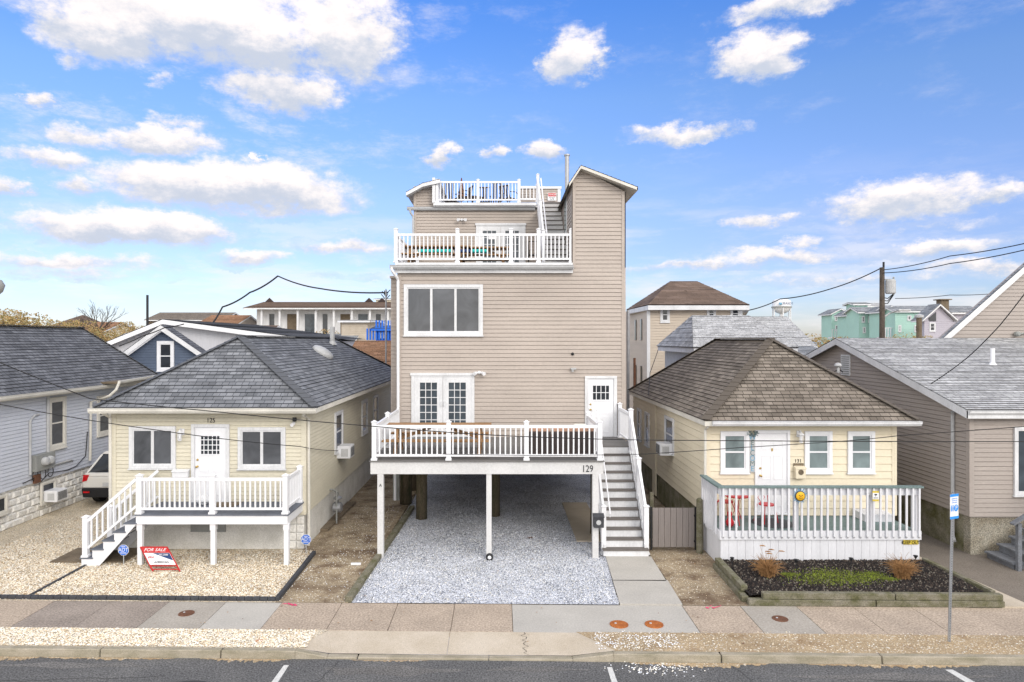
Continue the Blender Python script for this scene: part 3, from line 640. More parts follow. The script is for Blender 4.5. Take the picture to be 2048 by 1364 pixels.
def gable_roof(par, a0, a1, b0, b1, ze, zr, m, axis='Y', fm='trim', th=.16, pitch=.14, lip=.012, name='roof', ridge=None, rake=True):
    """axis: direction of the ridge; a = across, b = along the ridge"""
    c = ridge if ridge is not None else (a0+a1)/2
    def P(a, b, z): return V((a, b, z)) if axis == 'Y' else V((b, a, z))
    mb = MB(); e = V((0, 0, .015))
    for f in ([P(a0, b1, ze), P(a0, b0, ze), P(c, b0, zr), P(c, b1, zr)], [P(a1, b0, ze), P(a1, b1, ze), P(c, b1, zr), P(c, b0, zr)]):
        n = (f[1]-f[0]).cross(f[2]-f[1]).normalized(); n = n if n.z > 0 else -n
        mb.lap(f, pitch, lip, nrm=n, jit=.5); mb.poly([p-e for p in f], [(p.x, p.z) for p in f])
    ro = mb.build(name, m, par); q = MB(); t = V((0, 0, th))
    for b in (b0, b1):
        s_ = .03 if b == b0 else -.03
        for a in (a0, a1):
            u, v_ = P(a, b, ze)-V((0, 0, .017)), P(c, b, zr)-V((0, 0, .017)); d = P(a, b+s_, 0)-P(a, b, 0)
            q.prism([u, v_, v_-t, u-t], d)
    q.poly([P(a0, b0, ze-th*.6), P(c, b0, zr-th*.6), P(c, b1, zr-th*.6), P(a0, b1, ze-th*.6)]); q.poly([P(a1, b0, ze-th*.6), P(c, b0, zr-th*.6), P(c, b1, zr-th*.6), P(a1, b1, ze-th*.6)])
    for a in (a0, a1):
        u = P(a, b0, ze-.02); v_ = P(a, b1, ze-.02); q.poly([u, v_, v_-t, u-t])
    q.build('fascia', fm, ro); return ro
def ac_unit(loc, label, face='R', s=1.0):
    """window air conditioner sticking out of a wall; face = side the wall looks to"""
    t = thing('window_air_conditioner', loc, label, 'air conditioner', 'window air conditioners on the cottage walls'); x, y, z = loc; k = 1 if face == 'R' else -1
    m = MB(); m.box(*sorted((x-.05*k, x+.42*k)), y-.3*s, y+.3*s, z, z+.38*s); m.build('case', 'white', t, bevel=.015)
    g = MB(); g.box(*sorted((x+.419*k, x+.43*k)), y-.25*s, y+.25*s, z+.04, z+.34*s); gr = g.build('grille', 'ltgrey', t)
    f = MB()
    for i in range(7): f.box(*sorted((x+.428*k, x+.436*k)), y-.23*s, y+.23*s, z+.07+i*.038*s, z+.082+i*.038*s)
    f.build('louvre', 'black', gr)
    f = MB()
    for i in range(6): f.box(*sorted((x+.15*k+i*.035*k, x+.165*k+i*.035*k)), y-.304*s, y-.298*s, z+.06, z+.3*s)
    f.build('vent', 'grey', t); return t
def picnic(loc, w_, label, group, m='wood'):
    """picnic table, long side facing the street"""
    x, y, z = loc; t = thing('picnic_table', loc, label, 'picnic table', group); g = MB()
    for i in range(5): g.box(x-w_/2, x+w_/2, y-.37+i*.15, y-.235+i*.15, z+.72, z+.76)
    g.build('table_top', m, t, bevel=.004)
    for s_ in (-1, 1):
        g = MB()
        for i in range(2): g.box(x-w_/2, x+w_/2, y+s_*.72-.14+i*.145, y+s_*.72-.005+i*.145, z+.41, z+.45)
        g.build('bench', m, t, bevel=.004)
    for s_ in (-1, 1):
        xx = x+s_*(w_/2-.3); g = MB()
        g.bar((xx, y-.6, z), (xx, y-.22, z+.72), .09, .04); g.bar((xx, y+.6, z), (xx, y+.22, z+.72), .09, .04); g.bar((xx+.045, y-.85, z+.38), (xx+.045, y+.85, z+.38), .04, .09); g.bar((xx+.04, y, z+.39), (x+s_*.15, y, z+.7), .05, .08)
        g.build('trestle', m, t)
    return t
def floodlight(par, x, y, z, m='white'):
    g = MB(); g.lathe((x, y, z), [(.05, 0), (.055, -.03), (.04, -.06)], 10, 'Y')
    for s_ in (-1, 1): g.tube([(x, y-.05, z), (x+s_*.09, y-.1, z-.01)], .018, 6); g.tube([(x+s_*.07, y-.08, z), (x+s_*.15, y-.2, z-.03)], [.035, .06], 10)
    return g.build('floodlight', m, par)
def lantern(par, x, y, z, m='white'):
    g = MB(); g.box(x-.06, x+.06, y-.03, y, z-.02, z+.14); g.tube([(x, y-.02, z+.1), (x, y-.09, z+.16), (x, y-.15, z+.12)], .012, 6)
    g.lathe((x, y-.15, z-.02), [(.015, .14), (.03, .12), (.085, .08), (.088, .07), (.07, .065)], 8)
    for i in range(4):
        a = pi/4+i*pi/2; g.tube([(x+.06*cos(a), y-.15+.06*sin(a), z+.05), (x+.045*cos(a), y-.15+.045*sin(a), z-.12)], .007, 4)
    g.lathe((x, y-.15, z-.14), [(.02, -.02), (.05, 0), (.05, .02), (.02, .025)], 8); o = g.build('wall_lantern', m, par)
    h = MB(); h.lathe((x, y-.15, z-.1), [(.03, 0), (.04, .14)], 8); h.build('lantern_glass', 'signwhite', o); return o

stones('dry_leaves', 110, lambda r: (r.uniform(-8, 8), r.uniform(12.0, 18.5)), .022, ['s4', 'brownrust', 'straw'], z=.02, seed=41, label='scattered dry leaves and bits on the driveway, dirt and sidewalk', cat='leaves', flat=.3)
# ------------------------------------------------------------------ the tall tan house in the middle
D0 = 21.0; XL, XR = X(797, D0), X(1249, D0); DZ = 2.42; FD = 16.85
H = thing('tan_house', (0, D0, 0), 'tall tan sided house on pilings with two decks and a stair tower, number 129', 'house')
w1 = walls(H, XL, XR, D0, 33, 2.12, 7.62, 'tan', .125, .016, 'FLR', corner='tan')
# side bay behind the left corner
m = MB(); m.box(X(782, 21.6), XL, 21.6, 23.4, 2.2, 7.35); m.lap(rect(X(782, 21.6), XL-.03, 21.6, 2.2, 7.35), .125, .014, nrm=(0, -1, 0)); m.box(X(780, 21.55), XL-.02, 21.5, 23.5, 7.35, 7.42); m.build('side_bay', 'tan', H)
# stair tower: front flush with the wall below
TX0, TX1 = X(1145, D0), XR; zt0 = Z(362, D0); zpk = Z(338, D0); ztr = Z(383, D0); xpk = X(1163, D0)
m = MB(); fr_ = [(TX0, D0, 7.62), (TX1, D0, 7.62), (TX1, D0, ztr), (xpk, D0, zpk), (TX0, D0, zt0)]
m.lap(fr_, .125, .016, nrm=(0, -1, 0)); m.lap([(TX0, 26.9, 7.62), (TX0, D0, 7.62), (TX0, D0, zt0), (TX0, 26.9, zt0)], .125, .016, nrm=(-1, 0, 0)); m.lap([(TX1, D0, 7.62), (TX1, 26.9, 7.62), (TX1, 26.9, ztr), (TX1, D0, ztr)], .125, .016, nrm=(1, 0, 0))
m.prism([(TX0+.01, D0+.01, 7.6), (TX1-.01, D0+.01, 7.6), (TX1-.01, D0+.01, ztr), (xpk, D0+.01, zpk), (TX0+.01, D0+.01, zt0)], (0, 5.8, 0)); tw = m.build('stair_tower', 'tan', H)
for x in (TX0, TX1):
    q = MB(); s_ = 1 if x == TX0 else -1; q.box(*sorted((x-.028*s_, x+.09*s_)), D0-.03, D0-.001, 7.62, (zt0 if s_ > 0 else ztr)-.02); q.box(x-.03 if s_ > 0 else x+.001, x-.001 if s_ > 0 else x+.03, D0-.03, D0+.09, 7.62, (zt0 if s_ > 0 else ztr)-.02); q.build('corner_board', 'tan', tw)
# tower roof: short left fall, long right fall
e0 = V((X(1138, 20.75), 20.7, Z(366, 20.7))); pk = V((X(1162, 20.7), 20.7, Z(333, 20.7)+.04)); e1 = V((X(1276, 20.7), 20.7, Z(374, 20.7))); bk = V((0, 6.4, 0))
m = MB(); m.lap([e0+bk, e0, pk, pk+bk], .14, .012, nrm=(pk-e0).cross(bk).normalized()*(1 if (pk-e0).cross(bk).z > 0 else -1)); n_ = (e1-pk).cross(bk); n_ = n_ if n_.z > 0 else -n_
m.lap([e1, e1+bk, pk+bk, pk], .14, .012, nrm=n_); rf = m.build('roof', 'brownroof', H)
q = MB(); t = V((0, 0, .13)); dn = V((0, 0, .012))
for a, b in ((e0, pk), (pk, e1)):
    q.prism([a-dn, b-dn, b-t*.75, a-t*.75], (0, .03, 0)); q.prism([a-dn+bk, b-dn+bk, b-t*.75+bk, a-t*.75+bk], (0, .03, 0)); q.poly([a-dn, b-dn, b-dn+bk, a-dn+bk]); q.poly([a-t*.7, b-t*.7, b-t*.7+bk, a-t*.7+bk])
q.prism([e1-dn, e1-t*.75, e1-t*.75-V((.03, 0, 0)), e1-dn-V((.03, 0, 0))], bk); q.build('fascia', 'cream_trim', rf)
m = MB(); m.tube([W(1134, 380, 23.2), W(1134, 312, 23.2)], .075, 12); m.tube([W(1134, 312, 23.2), W(1134, 309, 23.2)], .1, 12); m.build('flue_pipe', 'metal', H, smooth=False)
m = MB(); m.box(TX0-.03, TX0-.001, 22.6, 23.4, Z(470, 22.8), Z(385, 22.8)+.1); m.build('side_window_trim', 'trim', tw)
q = MB(); q.box(TX0-.04, TX0-.031, 22.7, 23.3, Z(460, 22.8), Z(390, 22.8)); q.build('side_window_glass', 'blind', tw)
# roof edge under the upper deck: white fascia and half round gutter
m = MB(); m.box(X(786, 20.8), TX0+.02, 20.82, 33.2, 7.56, 7.60); m.box(X(788, 20.8), TX0, 20.86, 20.95, 7.45, 7.56); m.box(X(790, 20.9), TX0, 20.9, 33.1, 7.62, 7.77); m.build('deck_edge', 'trim', H)
gutter(H, (X(780, 20.8), 20.82, 7.68), (TX0, 20.82, 7.68), 'ltgrey', .12, .12)
m = MB(); m.tube([(X(783, 20.8), 20.72, 7.6), (X(785, 20.8), 20.74, 7.5), (XL-.02, 20.88, 7.3), (XL-.0, 20.92, 7.2), (XL, 20.92, 2.7)], .045, 8); m.build('downspout', 'white', H)
# upper deck
UZ = 7.78; UX0 = X(792, 21.05)
m = MB(); m.box(UX0+.02, TX0+.0, 20.98, 26.7, UZ-.03, UZ); m.build('upper_deck_floor', 'deck', H)
ra = V((UX0, 21.05, UZ)); rb = V((X(1142, 21.05), 21.05, UZ))
railing(H, ra, rb, h=.90, sp=.122, posts=(0, (915-792)/350, (1022-792)/350, (1077-792)/350, 1), pw=.11, pext=.12, name='upper_railing')
railing(H, ra, V((UX0, 26.6, UZ)), h=.90, sp=.122, posts=(1,), name='side_railing')
# set-back storey
D1 = 26.7; ux0, ux1 = X(829, D1), X(1122, D1); GZ = Z(419, D1)
m = MB(); m.box(ux0, ux1+.2, D1+.01, 33, UZ, GZ); m.lap(rect(ux0, ux1, D1, UZ, GZ), .115, .014, nrm=(0, -1, 0)); m.lap([(ux0, 33, UZ), (ux0, D1, UZ), (ux0, D1, GZ), (ux0, 33, GZ)], .115, .014, nrm=(-1, 0, 0)); us = m.build('upper_wall', 'tan', H)
m = MB(); m.box(ux0-.03, ux0+.08, D1-.03, D1-.001, UZ, GZ+.9); m.build('corner_board', 'tan', us)
gutter(H, (X(815, D1), D1-.05, GZ+.08), (X(1070, D1), D1-.05, GZ+.08), 'ltgrey', .13, .13)
m = MB(); m.tube([(X(820, D1), D1-.12, GZ), (X(822, D1), D1-.1, GZ-.15), (X(827, D1), D1-.06, GZ-.3), (X(827, D1), D1-.06, UZ)], .045, 8); m.build('downspout', 'ltgrey', H)
# sloping cheek left of the roof deck
cx1 = X(869, D1); zc0 = Z(386, D1); zc1 = Z(362, D1)
m = MB(); ck = [(ux0, D1, GZ+.08), (cx1, D1, GZ+.08), (cx1, D1, zc1), (ux0, D1, zc0)]; m.lap(ck, .115, .014, nrm=(0, -1, 0)); m.prism([V(p)+V((0, .012, 0)) for p in ck], (0, 6, 0)); m.build('cheek_wall', 'tan', H)
pts = [V((X(812, 26.3), 26.3, Z(384, 26.3))), V((X(845, 26.3), 26.3, Z(366, 26.3))), V((X(880, 26.3), 26.3, Z(358, 26.3)))]
m = MB()
for a, b in zip(pts, pts[1:]):
    d = V((0, 6.6, 0)); n_ = (b-a).cross(d); n_ = n_ if n_.z > 0 else -n_; m.lap([a+d, a, b, b+d], .14, .012, nrm=n_)
rf2 = m.build('cheek_roof', 'brownroof', H); q = MB()
for a, b in zip(pts, pts[1:]): q.prism([a-dn, b-dn, b-t*1.1, a-t*1.1], (0, .35, 0)); q.prism([a-dn+V((0, .36, 0)), b-dn+V((0, .36, 0)), b-t*.6+V((0, .36, 0)), a-t*.6+V((0, .36, 0))], (0, 6.2, 0))
q.build('fascia', 'trim', rf2)
# roof deck: floor, fascia, corner trims, railing
RX0, RX1 = X(869, 26.45), X(1038, 26.45); RZ = Z(406, 26.45)
m = MB(); m.box(RX0-.04, X(1072, 26.45), 26.38, 26.44, GZ+.1, RZ); m.box(RX0-.04, X(1122, 26.45), 26.45, 33, RZ-.14, RZ-.05); m.build('roof_deck', 'trim', H)
m = MB(); m.box(RX0-.08, RX0+.03, 26.36, 26.52, RZ, zc1+.05); m.build('corner_board', 'trim', H)
m = MB(); m.box(RX0, RX1, 31.5, 31.6, RZ, RZ+.1); m.build('far_edge', 'trim', H)
railing(H, (RX0+.1, 26.45, RZ), (RX1, 26.45, RZ), h=.84, sp=.13, posts=(0, .5, 1), pext=.04, name='roof_railing')
railing(H, (RX0+.1, 26.45, RZ), (RX0+.1, 31.5, RZ), h=.84, sp=.13, posts=(1,), pext=.04, name='roof_railing')
railing(H, (RX0+.1, 31.5, RZ), (X(1120, 26.45), 31.5, RZ), h=.84, sp=.13, posts=(.5, 1), pext=.04, name='roof_railing')
railing(H, (RX1, 26.45, RZ+.03), (X(1075, 26.45), 26.45, RZ+.03), h=.62, sp=.13, posts=(1,), pext=.04, name='roof_railing')
m = MB(); pz0, pz1 = Z(404, 26.9), Z(378, 26.9); m.lap(rect(X(1040, 26.9), X(1121, 26.9), 26.9, pz0, pz1), .1, .014, nrm=(0, -1, 0)); m.box(X(1040, 26.9), X(1121, 26.9), 26.91, 27.0, pz0, pz1); pw_ = m.build('stair_head_wall', 'tan', H)
m = MB(); m.box(X(1038, 26.9), X(1123, 26.9), 26.84, 27.05, pz1, pz1+.09); m.box(X(1115, 26.9), X(1121, 26.9), 26.86, 26.885, pz0, pz1); m.build('cap_rail', 'trim', pw_)
# outside stair up to the roof deck
sx0, sx1 = X(1081, 24.2)+.02, TX0-.04; n = 13; ya, yb = 21.9, 25.2; za, zb = UZ, 10.42
m = MB(); tr = MB()
for i in range(n):
    y0 = ya+(yb-ya)*i/n; z1 = za+(zb-za)*(i+1)/n; z0 = za+(zb-za)*i/n
    m.box(sx0, sx1, y0, y0+.02, z0, z1-.03); tr.box(sx0-.01, sx1, y0-.03, y0+(yb-ya)/n, z1-.028, z1)
stc = m.build('roof_staircase', 'fascia', H); tr.build('tread', 'tread', stc)
m = MB(); m.box(sx0, sx1, yb, 26.9, zb-.15, zb); m.build('landing', 'trim', stc)
for xx in (sx0-.06,):
    q = MB(); q.bar((xx, ya-.1, za+.0), (xx, yb, zb-.05), .05, .28); q.build('stringer', 'trim', stc)
railing(H, (sx0-.06, ya-.05, za+.1), (sx0-.06, yb, zb+.05), h=.92, sp=.13, posts=(0, .5, 1), pw=.1, pbase=-.1, name='stair_railing')
m = MB(); m.tube([(sx0+.05, ya-.1, za+.85), (sx0+.05, ya-.05, za+.98), (sx0+.05, yb, zb+.95), (sx0+.05, yb+.05, zb+.85)], .022, 8); m.build('handrail', 'white', H)
# danger sign
SG = thing('danger_sign', W(1104, 393, 26.8), 'small red and white danger sign at the top of the roof stairs', 'sign'); p = W(1104, 393, 26.83)
m = MB(); m.box(p.x-.17, p.x+.17, p.y-.012, p.y, p.z-.16, p.z+.14); m.build('panel', 'signwhite', SG); m = MB(); m.box(p.x-.155, p.x+.155, p.y-.016, p.y-.012, p.z+.0, p.z+.125); m.build('header', 'signred', SG)
text('DANGER', .085, (p.x, p.y-.018, p.z+.062), FACE, 'signwhite', SG); text('DO NOT', .06, (p.x, p.y-.014, p.z-.05), FACE, 'black', SG); text('CLIMB', .06, (p.x, p.y-.014, p.z-.11), FACE, 'black', SG)
# french doors upstairs
def french(par, D, x0, x1, z0, z1, cm='trim', grid=(3, 6), note=False):
    f = front(D); m = MB(); cs = .09
    f.box(m, x0, x0+cs, z0, z1, 0, .06); f.box(m, x1-cs, x1, z0, z1, 0, .06); f.box(m, x0-.03, x1+.03, z1, z1+.08, 0, .075); f.box(m, x0+cs, x1-cs, z1-.04, z1-.001, 0, .055)
    fr2 = m.build('door_frame', cm, par, bevel=.004); c = (x0+x1)/2
    for a, b in ((x0+cs, c-.005), (c+.005, x1-cs)):
        d = MB(); wd = (b-a); k = wd*.2; f.ring(d, a, b, z0+.01, z1-.04, k, 0, .045); f.box(d, a+k, b-k, z0+.01+k, z0+.3, 0, .04)
        gx, gy = grid; q0, q1, r0, r1 = a+k, b-k, z0+.3, z1-.04-k
        for i in range(1, gx): xx = q0+(q1-q0)*i/gx; f.box(d, xx-.011, xx+.011, r0, r1, 0, .042)
        for i in range(1, gy): zz = r0+(r1-r0)*i/gy; f.box(d, q0, q1, zz-.011, zz+.011, 0, .0415)
        f.box(d, (b-.07 if a < c-.3 else a+.03), (b-.04 if a < c-.3 else a+.06), z0+.95, z0+1.1, .04, .09)
        dd = d.build('french_door', cm, par); g = MB(); f.box(g, q0, q1, r0, r1, .005, .032); g.build('pane', 'glass', dd)
    return fr2
french(H, D1, X(952, D1), X(1051, D1), UZ, Z(451, D1))
m = MB(); p = W(985, 474, D1-.08); m.box(p.x-.16, p.x+.16, p.y, p.y+.01, p.z-.09, p.z+.07); m.build('door_notice', 'signwhite', H)
floodlight(H, X(924, D1), D1-.01, Z(440, D1))
# lower openings
f0 = front(D0)
window(H, f0, X(808, D0), X(966, D0), Z(671, D0), Z(569, D0), 3, .1, 'screen')
french(H, D0, X(823, D0), X(949, D0), DZ, Z(751, D0), grid=(3, 6))
def door(par, D, x0, x1, z0, z1, cs=.1, lite=None, m='white', handle='L', panels=True, cm='trim', lm='darkglass', head=.08):
    f = front(D); q = MB(); f.box(q, x0-cs, x0, z0, z1, 0, .06); f.box(q, x1, x1+cs, z0, z1, 0, .06); f.box(q, x0-cs, x1+cs, z1, z1+head, 0, .065); f.box(q, x0-cs, x1+cs, z0-.04, z0, 0, .09)
    q.build('door_frame', cm, par, bevel=.004); d = MB(); f.box(d, x0+.004, x1-.004, z0+.004, z1-.004, 0, .03); w_ = x1-x0
    H_ = z1-z0
    if panels:
        for (a, b) in ((.14, .45), (.55, .86)):
            for (c, e) in ([(.08, .34), (.40, .62)] if lite else [(.08, .34), (.42, .72), (.80, .92)]):
                f.ring(d, x0+w_*a, x0+w_*b, z0+H_*c, z0+H_*e, .014, .028, .038)
    dd = d.build('door', m, par, bevel=.003)
    if lite:
        la, lb, lc, le, gx, gy = lite; q = MB(); f.ring(q, x0+w_*la, x0+w_*lb, z0+H_*lc, z0+H_*le, .035, .028, .045)
        for i in range(1, gx): xx = x0+w_*(la+(lb-la)*i/gx); f.box(q, xx-.01, xx+.01, z0+H_*lc, z0+H_*le, .028, .042)
        for i in range(1, gy): zz = z0+H_*(lc+(le-lc)*i/gy); f.box(q, x0+w_*la, x0+w_*lb, zz-.01, zz+.01, .028, .041)
        q.build('lite_frame', m, dd); q = MB(); f.box(q, x0+w_*la+.02, x0+w_*lb-.02, z0+H_*lc+.02, z0+H_*le-.02, .03, .036); q.build('pane', lm, dd)
    hx = x0+.07 if handle == 'L' else x1-.07
    q = MB(); q.lathe(f.pt(hx, z0+H_*.47, .03), [(.028, 0), (.028, -.01), (.01, -.015), (.01, -.04), (.028, -.05), (.028, -.075), (.01, -.085)], 10, 'Y'); q.build('handle', 'brass', dd); q = MB(); q.lathe(f.pt(hx, z0+H_*.56, .03), [(.028, 0), (.028, -.015), (.012, -.03)], 10, 'Y'); q.build('lock', 'brass', dd)
    return dd
door(H, D0, X(1176, D0), X(1227, D0), DZ, Z(757, D0), lite=(.14, .86, .62, .9, 4, 2), handle='L')
floodlight(H, X(959, D0), D0-.01, Z(745, D0)); m = MB(); p = W(1145, 708, D0); m.lathe((p.x, p.y-.0, p.z), [(.05, 0), (.05, -.02), (.035, -.07), (.01, -.08)], 12, 'Y'); m.build('camera_dome', 'black', H)
m = MB(); p = W(1145, 740, D0); m.box(p.x-.06, p.x+.1, p.y-.14, p.y, p.z+.02, p.z+.07); m.box(p.x-.03, p.x+.03, p.y-.1, p.y, p.z-.05, p.z+.02); m.build('porch_light', 'ltgrey', H)
# main deck
BX0, BX1 = X(741, FD), X(1207, FD)
m = MB(); k = 0
for i in range(30):
    y0 = FD-.04+i*.14; m.box(BX0-.02, BX1+.02, y0, y0+.134, DZ-.025, DZ)
m.build('deck_floor', 'deck', H)
m = MB(); m.box(BX0, BX1, FD, FD+.05, DZ-.33, DZ-.027); m.box(BX0, BX0+.05, FD+.05, D0, DZ-.33, DZ-.027); m.box(BX1-.05, BX1, FD+.05, 19.2, DZ-.33, DZ-.027); m.box(BX0+.05, BX1-.05, FD+.06, FD+.1, DZ-.3, DZ-.03); m.build('deck_fascia', 'fascia', H)
m = MB()
for i in range(12): m.box(BX0+.1+i*.5, BX0+.14+i*.5, FD+.1, D0, DZ-.26, DZ-.03)
m.box(BX1, 3.75, 19.2, 20.95, DZ-.3, DZ-.03); m.build('joists', 'fascia', H)
m = MB(); m.box(BX1+.02, 3.72, 19.15, D0, DZ-.025, DZ); m.build('landing', 'deck', H)
for px in (762, 978, 1190):
    m = MB(); m.vbar(X(px, FD+.1), FD+.08, 0, DZ-.33, .15 if px != 978 else .13); m.build('deck_post', 'fascia', H, bevel=.006)
fl = V((BX0+.08, FD+.08, DZ)); frt = V((BX1-.08, FD+.08, DZ))
railing(H, fl, frt, h=.87, sp=.13, bal=.035, posts=(0, (895-745)/(1200-745), (1052-745)/(1200-745), 1), pext=.07, name='deck_railing')
railing(H, fl, V((BX0+.08, D0-.05, DZ)), h=.87, sp=.13, posts=(.5,), pext=.07, name='deck_railing')
railing(H, frt, V((BX1-.08, 19.2, DZ)), h=.87, sp=.13, posts=(1,), pext=.07, name='deck_railing')
p = W(1175, 938, FD-.005); text('129', .24, (p.x, FD-.006, p.z), FACE, 'black', H, 'house_number', sx=.8)
p = W(761, 971, FD-.005); text('A', .1, (p.x, FD-.0, p.z), FACE, 'black', H, 'letter_plate', ext=.006)
# front stairs: 12 risers
n = 12; y0, y1 = 16.95, 19.15
m = MB(); tr = MB()
for i in range(n):
    ya_ = y0+(y1-y0)*i/(n-1) if i < n-1 else y1; za_, zb_ = DZ*i/n, DZ*(i+1)/n; ex = .09 if i == 0 else 0
    m.box(2.66-ex, 3.6+ex, ya_, ya_+.02, za_+(.03 if i == 0 else 0), zb_-.035)
    if i < n-1: tr.box(2.66-ex-.01, 3.6+ex+.01, ya_-.03, ya_+(y1-y0)/(n-1)+.02, zb_-.033, zb_)
stc = m.build('staircase', 'trim', H); tr.build('tread', 'tread', stc)
for xx in (2.62, 3.64):
    q = MB(); q.prism([(xx-.02, y0+.12, .03), (xx-.02, y0+.12, .28), (xx-.02, y1+.05, DZ-.03), (xx-.02, y1+.05, DZ-.35), (xx-.02, y0+.5, .03)], (.04, 0, 0)); q.build('stringer', 'trim', stc)
for xx in (2.6, 3.67):
    railing(H, (xx, y0+.2, .22), (xx, y1, DZ+.02), h=.92, sp=.12, posts=(0, .47, 1) if xx > 3 else (0,), pw=.12, pbase=-.2, pext=.08, name='stair_railing')
m = MB(); m.tube([(2.74, y0+.05, 1.0), (2.74, y0+.02, 1.08), (2.74, y0+.1, 1.17), (2.74, y1, DZ+.98), (2.74, y1+.15, DZ+.98)], .02, 8); m.build('handrail', 'white', H)
railing(H, (3.67, y1, DZ), (3.67, D0-.1, DZ), h=.92, sp=.12, posts=(1,), name='landing_railing')
# timber pilings
for (px, y, r, m_) in ((843, 20.6, .17, 'pile'), (812, 22.5, .2, 'pile'), (826, 24.5, .16, 'pile'), (990, 20.9, .15, 'pile'), (1190, 18.9, .14, 'pile'), (1200, 23.5, .16, 'pile'), (1100, 30, .15, 'pile'), (930, 30, .15, 'pile'), (880, 31.5, .15, 'pile'), (1165, 30.5, .15, 'pile'), (1030, 31.5, .15, 'pile')):
    q = MB(); x = X(px, y); q.tube([(x, y, 0), (x+.01, y, 1), (x, y, 2.4)], [r, r*.97, r*.95], 12); q.build('piling', m_, H, smooth=True)
m = MB(); m.box(XL-.25, XL-.05, 21.5, 21.62, .35, 2.3); m.build('meter_cabinet', 'grey', H); m = MB(); m.tube([(XL-.4+.25, 21.3, .4), (XL-.15, 21.3, 2.2)], .04, 8); m.build('conduit', 'white', H)
# ------------------------------------------------------------------ yellow cottage 125 on the left
A = thing('yellow_cottage', (-7.5, 17.6, 0), 'pale yellow cottage with a blue grey hip roof and white front deck, number 125', 'house', None)
ax0, ax1, ay = X(226, 17.6), X(610, 17.6), 17.6; az0, az1 = .90, 3.55
walls(A, ax0, ax1, ay, 33, az0, az1, 'yellow', .1, .012, 'FLR', corner='yellow')
m = MB(); m.box(ax0+.03, ax1-.03, ay+.03, 33, 0, az0); m.build('foundation', 'block', A)
# rough faced corner blocks
m = MB(); rr = random.Random(5)
for k in range(4):
    for i in range(2): m.box(ax1-.42+i*.2, ax1-.23+i*.2, ay-.0-.02*rr.random(), ay+.04, .03+k*.21, .22+k*.21)
m.build('corner_block', 'rockblock', A, bevel=.02)
hiproof(A, X(186, 17.15), X(632, 17.15), 17.15, 33.4, 3.70, -7.43, 19.5, 30.2, 5.50, 'blueroof')
gutter(A, (X(180, 17.15), 17.15, 3.69), (X(634, 17.15), 17.15, 3.69), 'cream_trim', .13, .12)
m = MB(); m.tube([(X(202, 17.1), 17.08, 3.6), (X(208, 17.2), 17.3, 3.5), (ax0-.04, 17.55, 3.4), (ax0-.04, 17.56, .3)], .04, 8); m.build('downspout', 'cream_trim', A)
m = MB(); m.tube([(ax1+.05, 17.3, 3.5), (ax1+.06, 17.7, 3.35), (ax1+.06, 17.75, .25), (ax1+.12, 17.5, .15)], .04, 8); m.build('downspout', 'cream_trim', A)
fa = front(ay)
window(A, fa, X(260, ay), X(353, ay), Z(936, ay), Z(852, ay), 2, .085, 'screen'); window(A, fa, X(477, ay), X(572, ay), Z(937, ay), Z(854, ay), 2, .085, 'screen')
door(A, ay, X(391, ay), X(453, ay), 1.25, Z(854, ay), lite=(.16, .84, .62, .9, 5, 4), handle='L', cs=.09)
lantern(A, X(365, ay), ay, Z(868, ay)); p = W(422, 841, ay-.02); text('125', .17, (p.x, ay-.02, p.z), FACE, 'black', A, 'house_number', sx=.9)
m = MB(); m.lathe((X(591, ay), ay-.08, Z(838, ay)), [(.05, -.05), (.055, 0), (.05, .05)], 12); m.build('camera_dome', 'black', A); m = MB(); m.tube([(X(588, ay), ay, Z(846, ay)), (X(587, ay), ay-.15, Z(849, ay))], .045, 10); m.build('security_camera', 'white', A)
ra_ = rightf(ax1)
for (px0, px1, t) in ((668, 688, 0), (722, 735, 0), (745, 756, 0)):
    ya_, yb_ = ax1*F/(px0-1000), ax1*F/(px1-1000); window(A, ra_, ya_, min(yb_, ya_+1.0), 1.95 if t == 0 else 1.4, 3.2, 1, .09, 'darkglass', hung=True)
m = MB(); m.box(ax0+2, ax0+2.9, ay+.0, ay+.05, .45, .8); m.build('vent_window', 'grey', A)
# roof fittings
m = MB(); u = V((1, 0, 0)); c_ = V((X(598, 25.5), 25.5, Z(684, 25.5)))
m = MB(); sl = V((2.79, 0, -1.8)).normalized(); fw = V((0, 1, 0)); up_ = sl.cross(fw)*-1; base = V((-7.43, 25, 5.5))+sl*1.1
for i in range(7):
    pass
prof = [(0, .16), (.3, .15), (.36, .1), (.38, 0)]
n_ = V((1.8, 0, 2.79)).normalized(); ring = []
m = MB(); pts_ = []
for j in range(6):
    r_ = cos(j/5*pi/2); h_ = sin(j/5*pi/2)*.16; pts_.append([base+sl*(r_*.42*cos(a))+fw*(r_*.42*sin(a))+n_*(h_+.06) for a in [2*pi*k/16 for k in range(16)]])
for j in range(5):
    for k in range(16): m.poly([pts_[j][k], pts_[j][(k+1) % 16], pts_[j+1][(k+1) % 16], pts_[j+1][k]])
for k in range(16): m.poly([pts_[0][k], pts_[0][(k+1) % 16], pts_[0][(k+1) % 16]-n_*.08, pts_[0][k]-n_*.08])
m.build('roof_skylight', 'ltgrey', A)
m = MB(); m.tube([(-7.0, 28.5, 5.2), (-7.0, 28.5, 5.95)], .1, 10); m.tube([(-7.0, 28.5, 5.2), (-7.0, 28.5, 5.35)], [.2, .11], 10); m.build('vent_pipe', 'ltgrey', A)
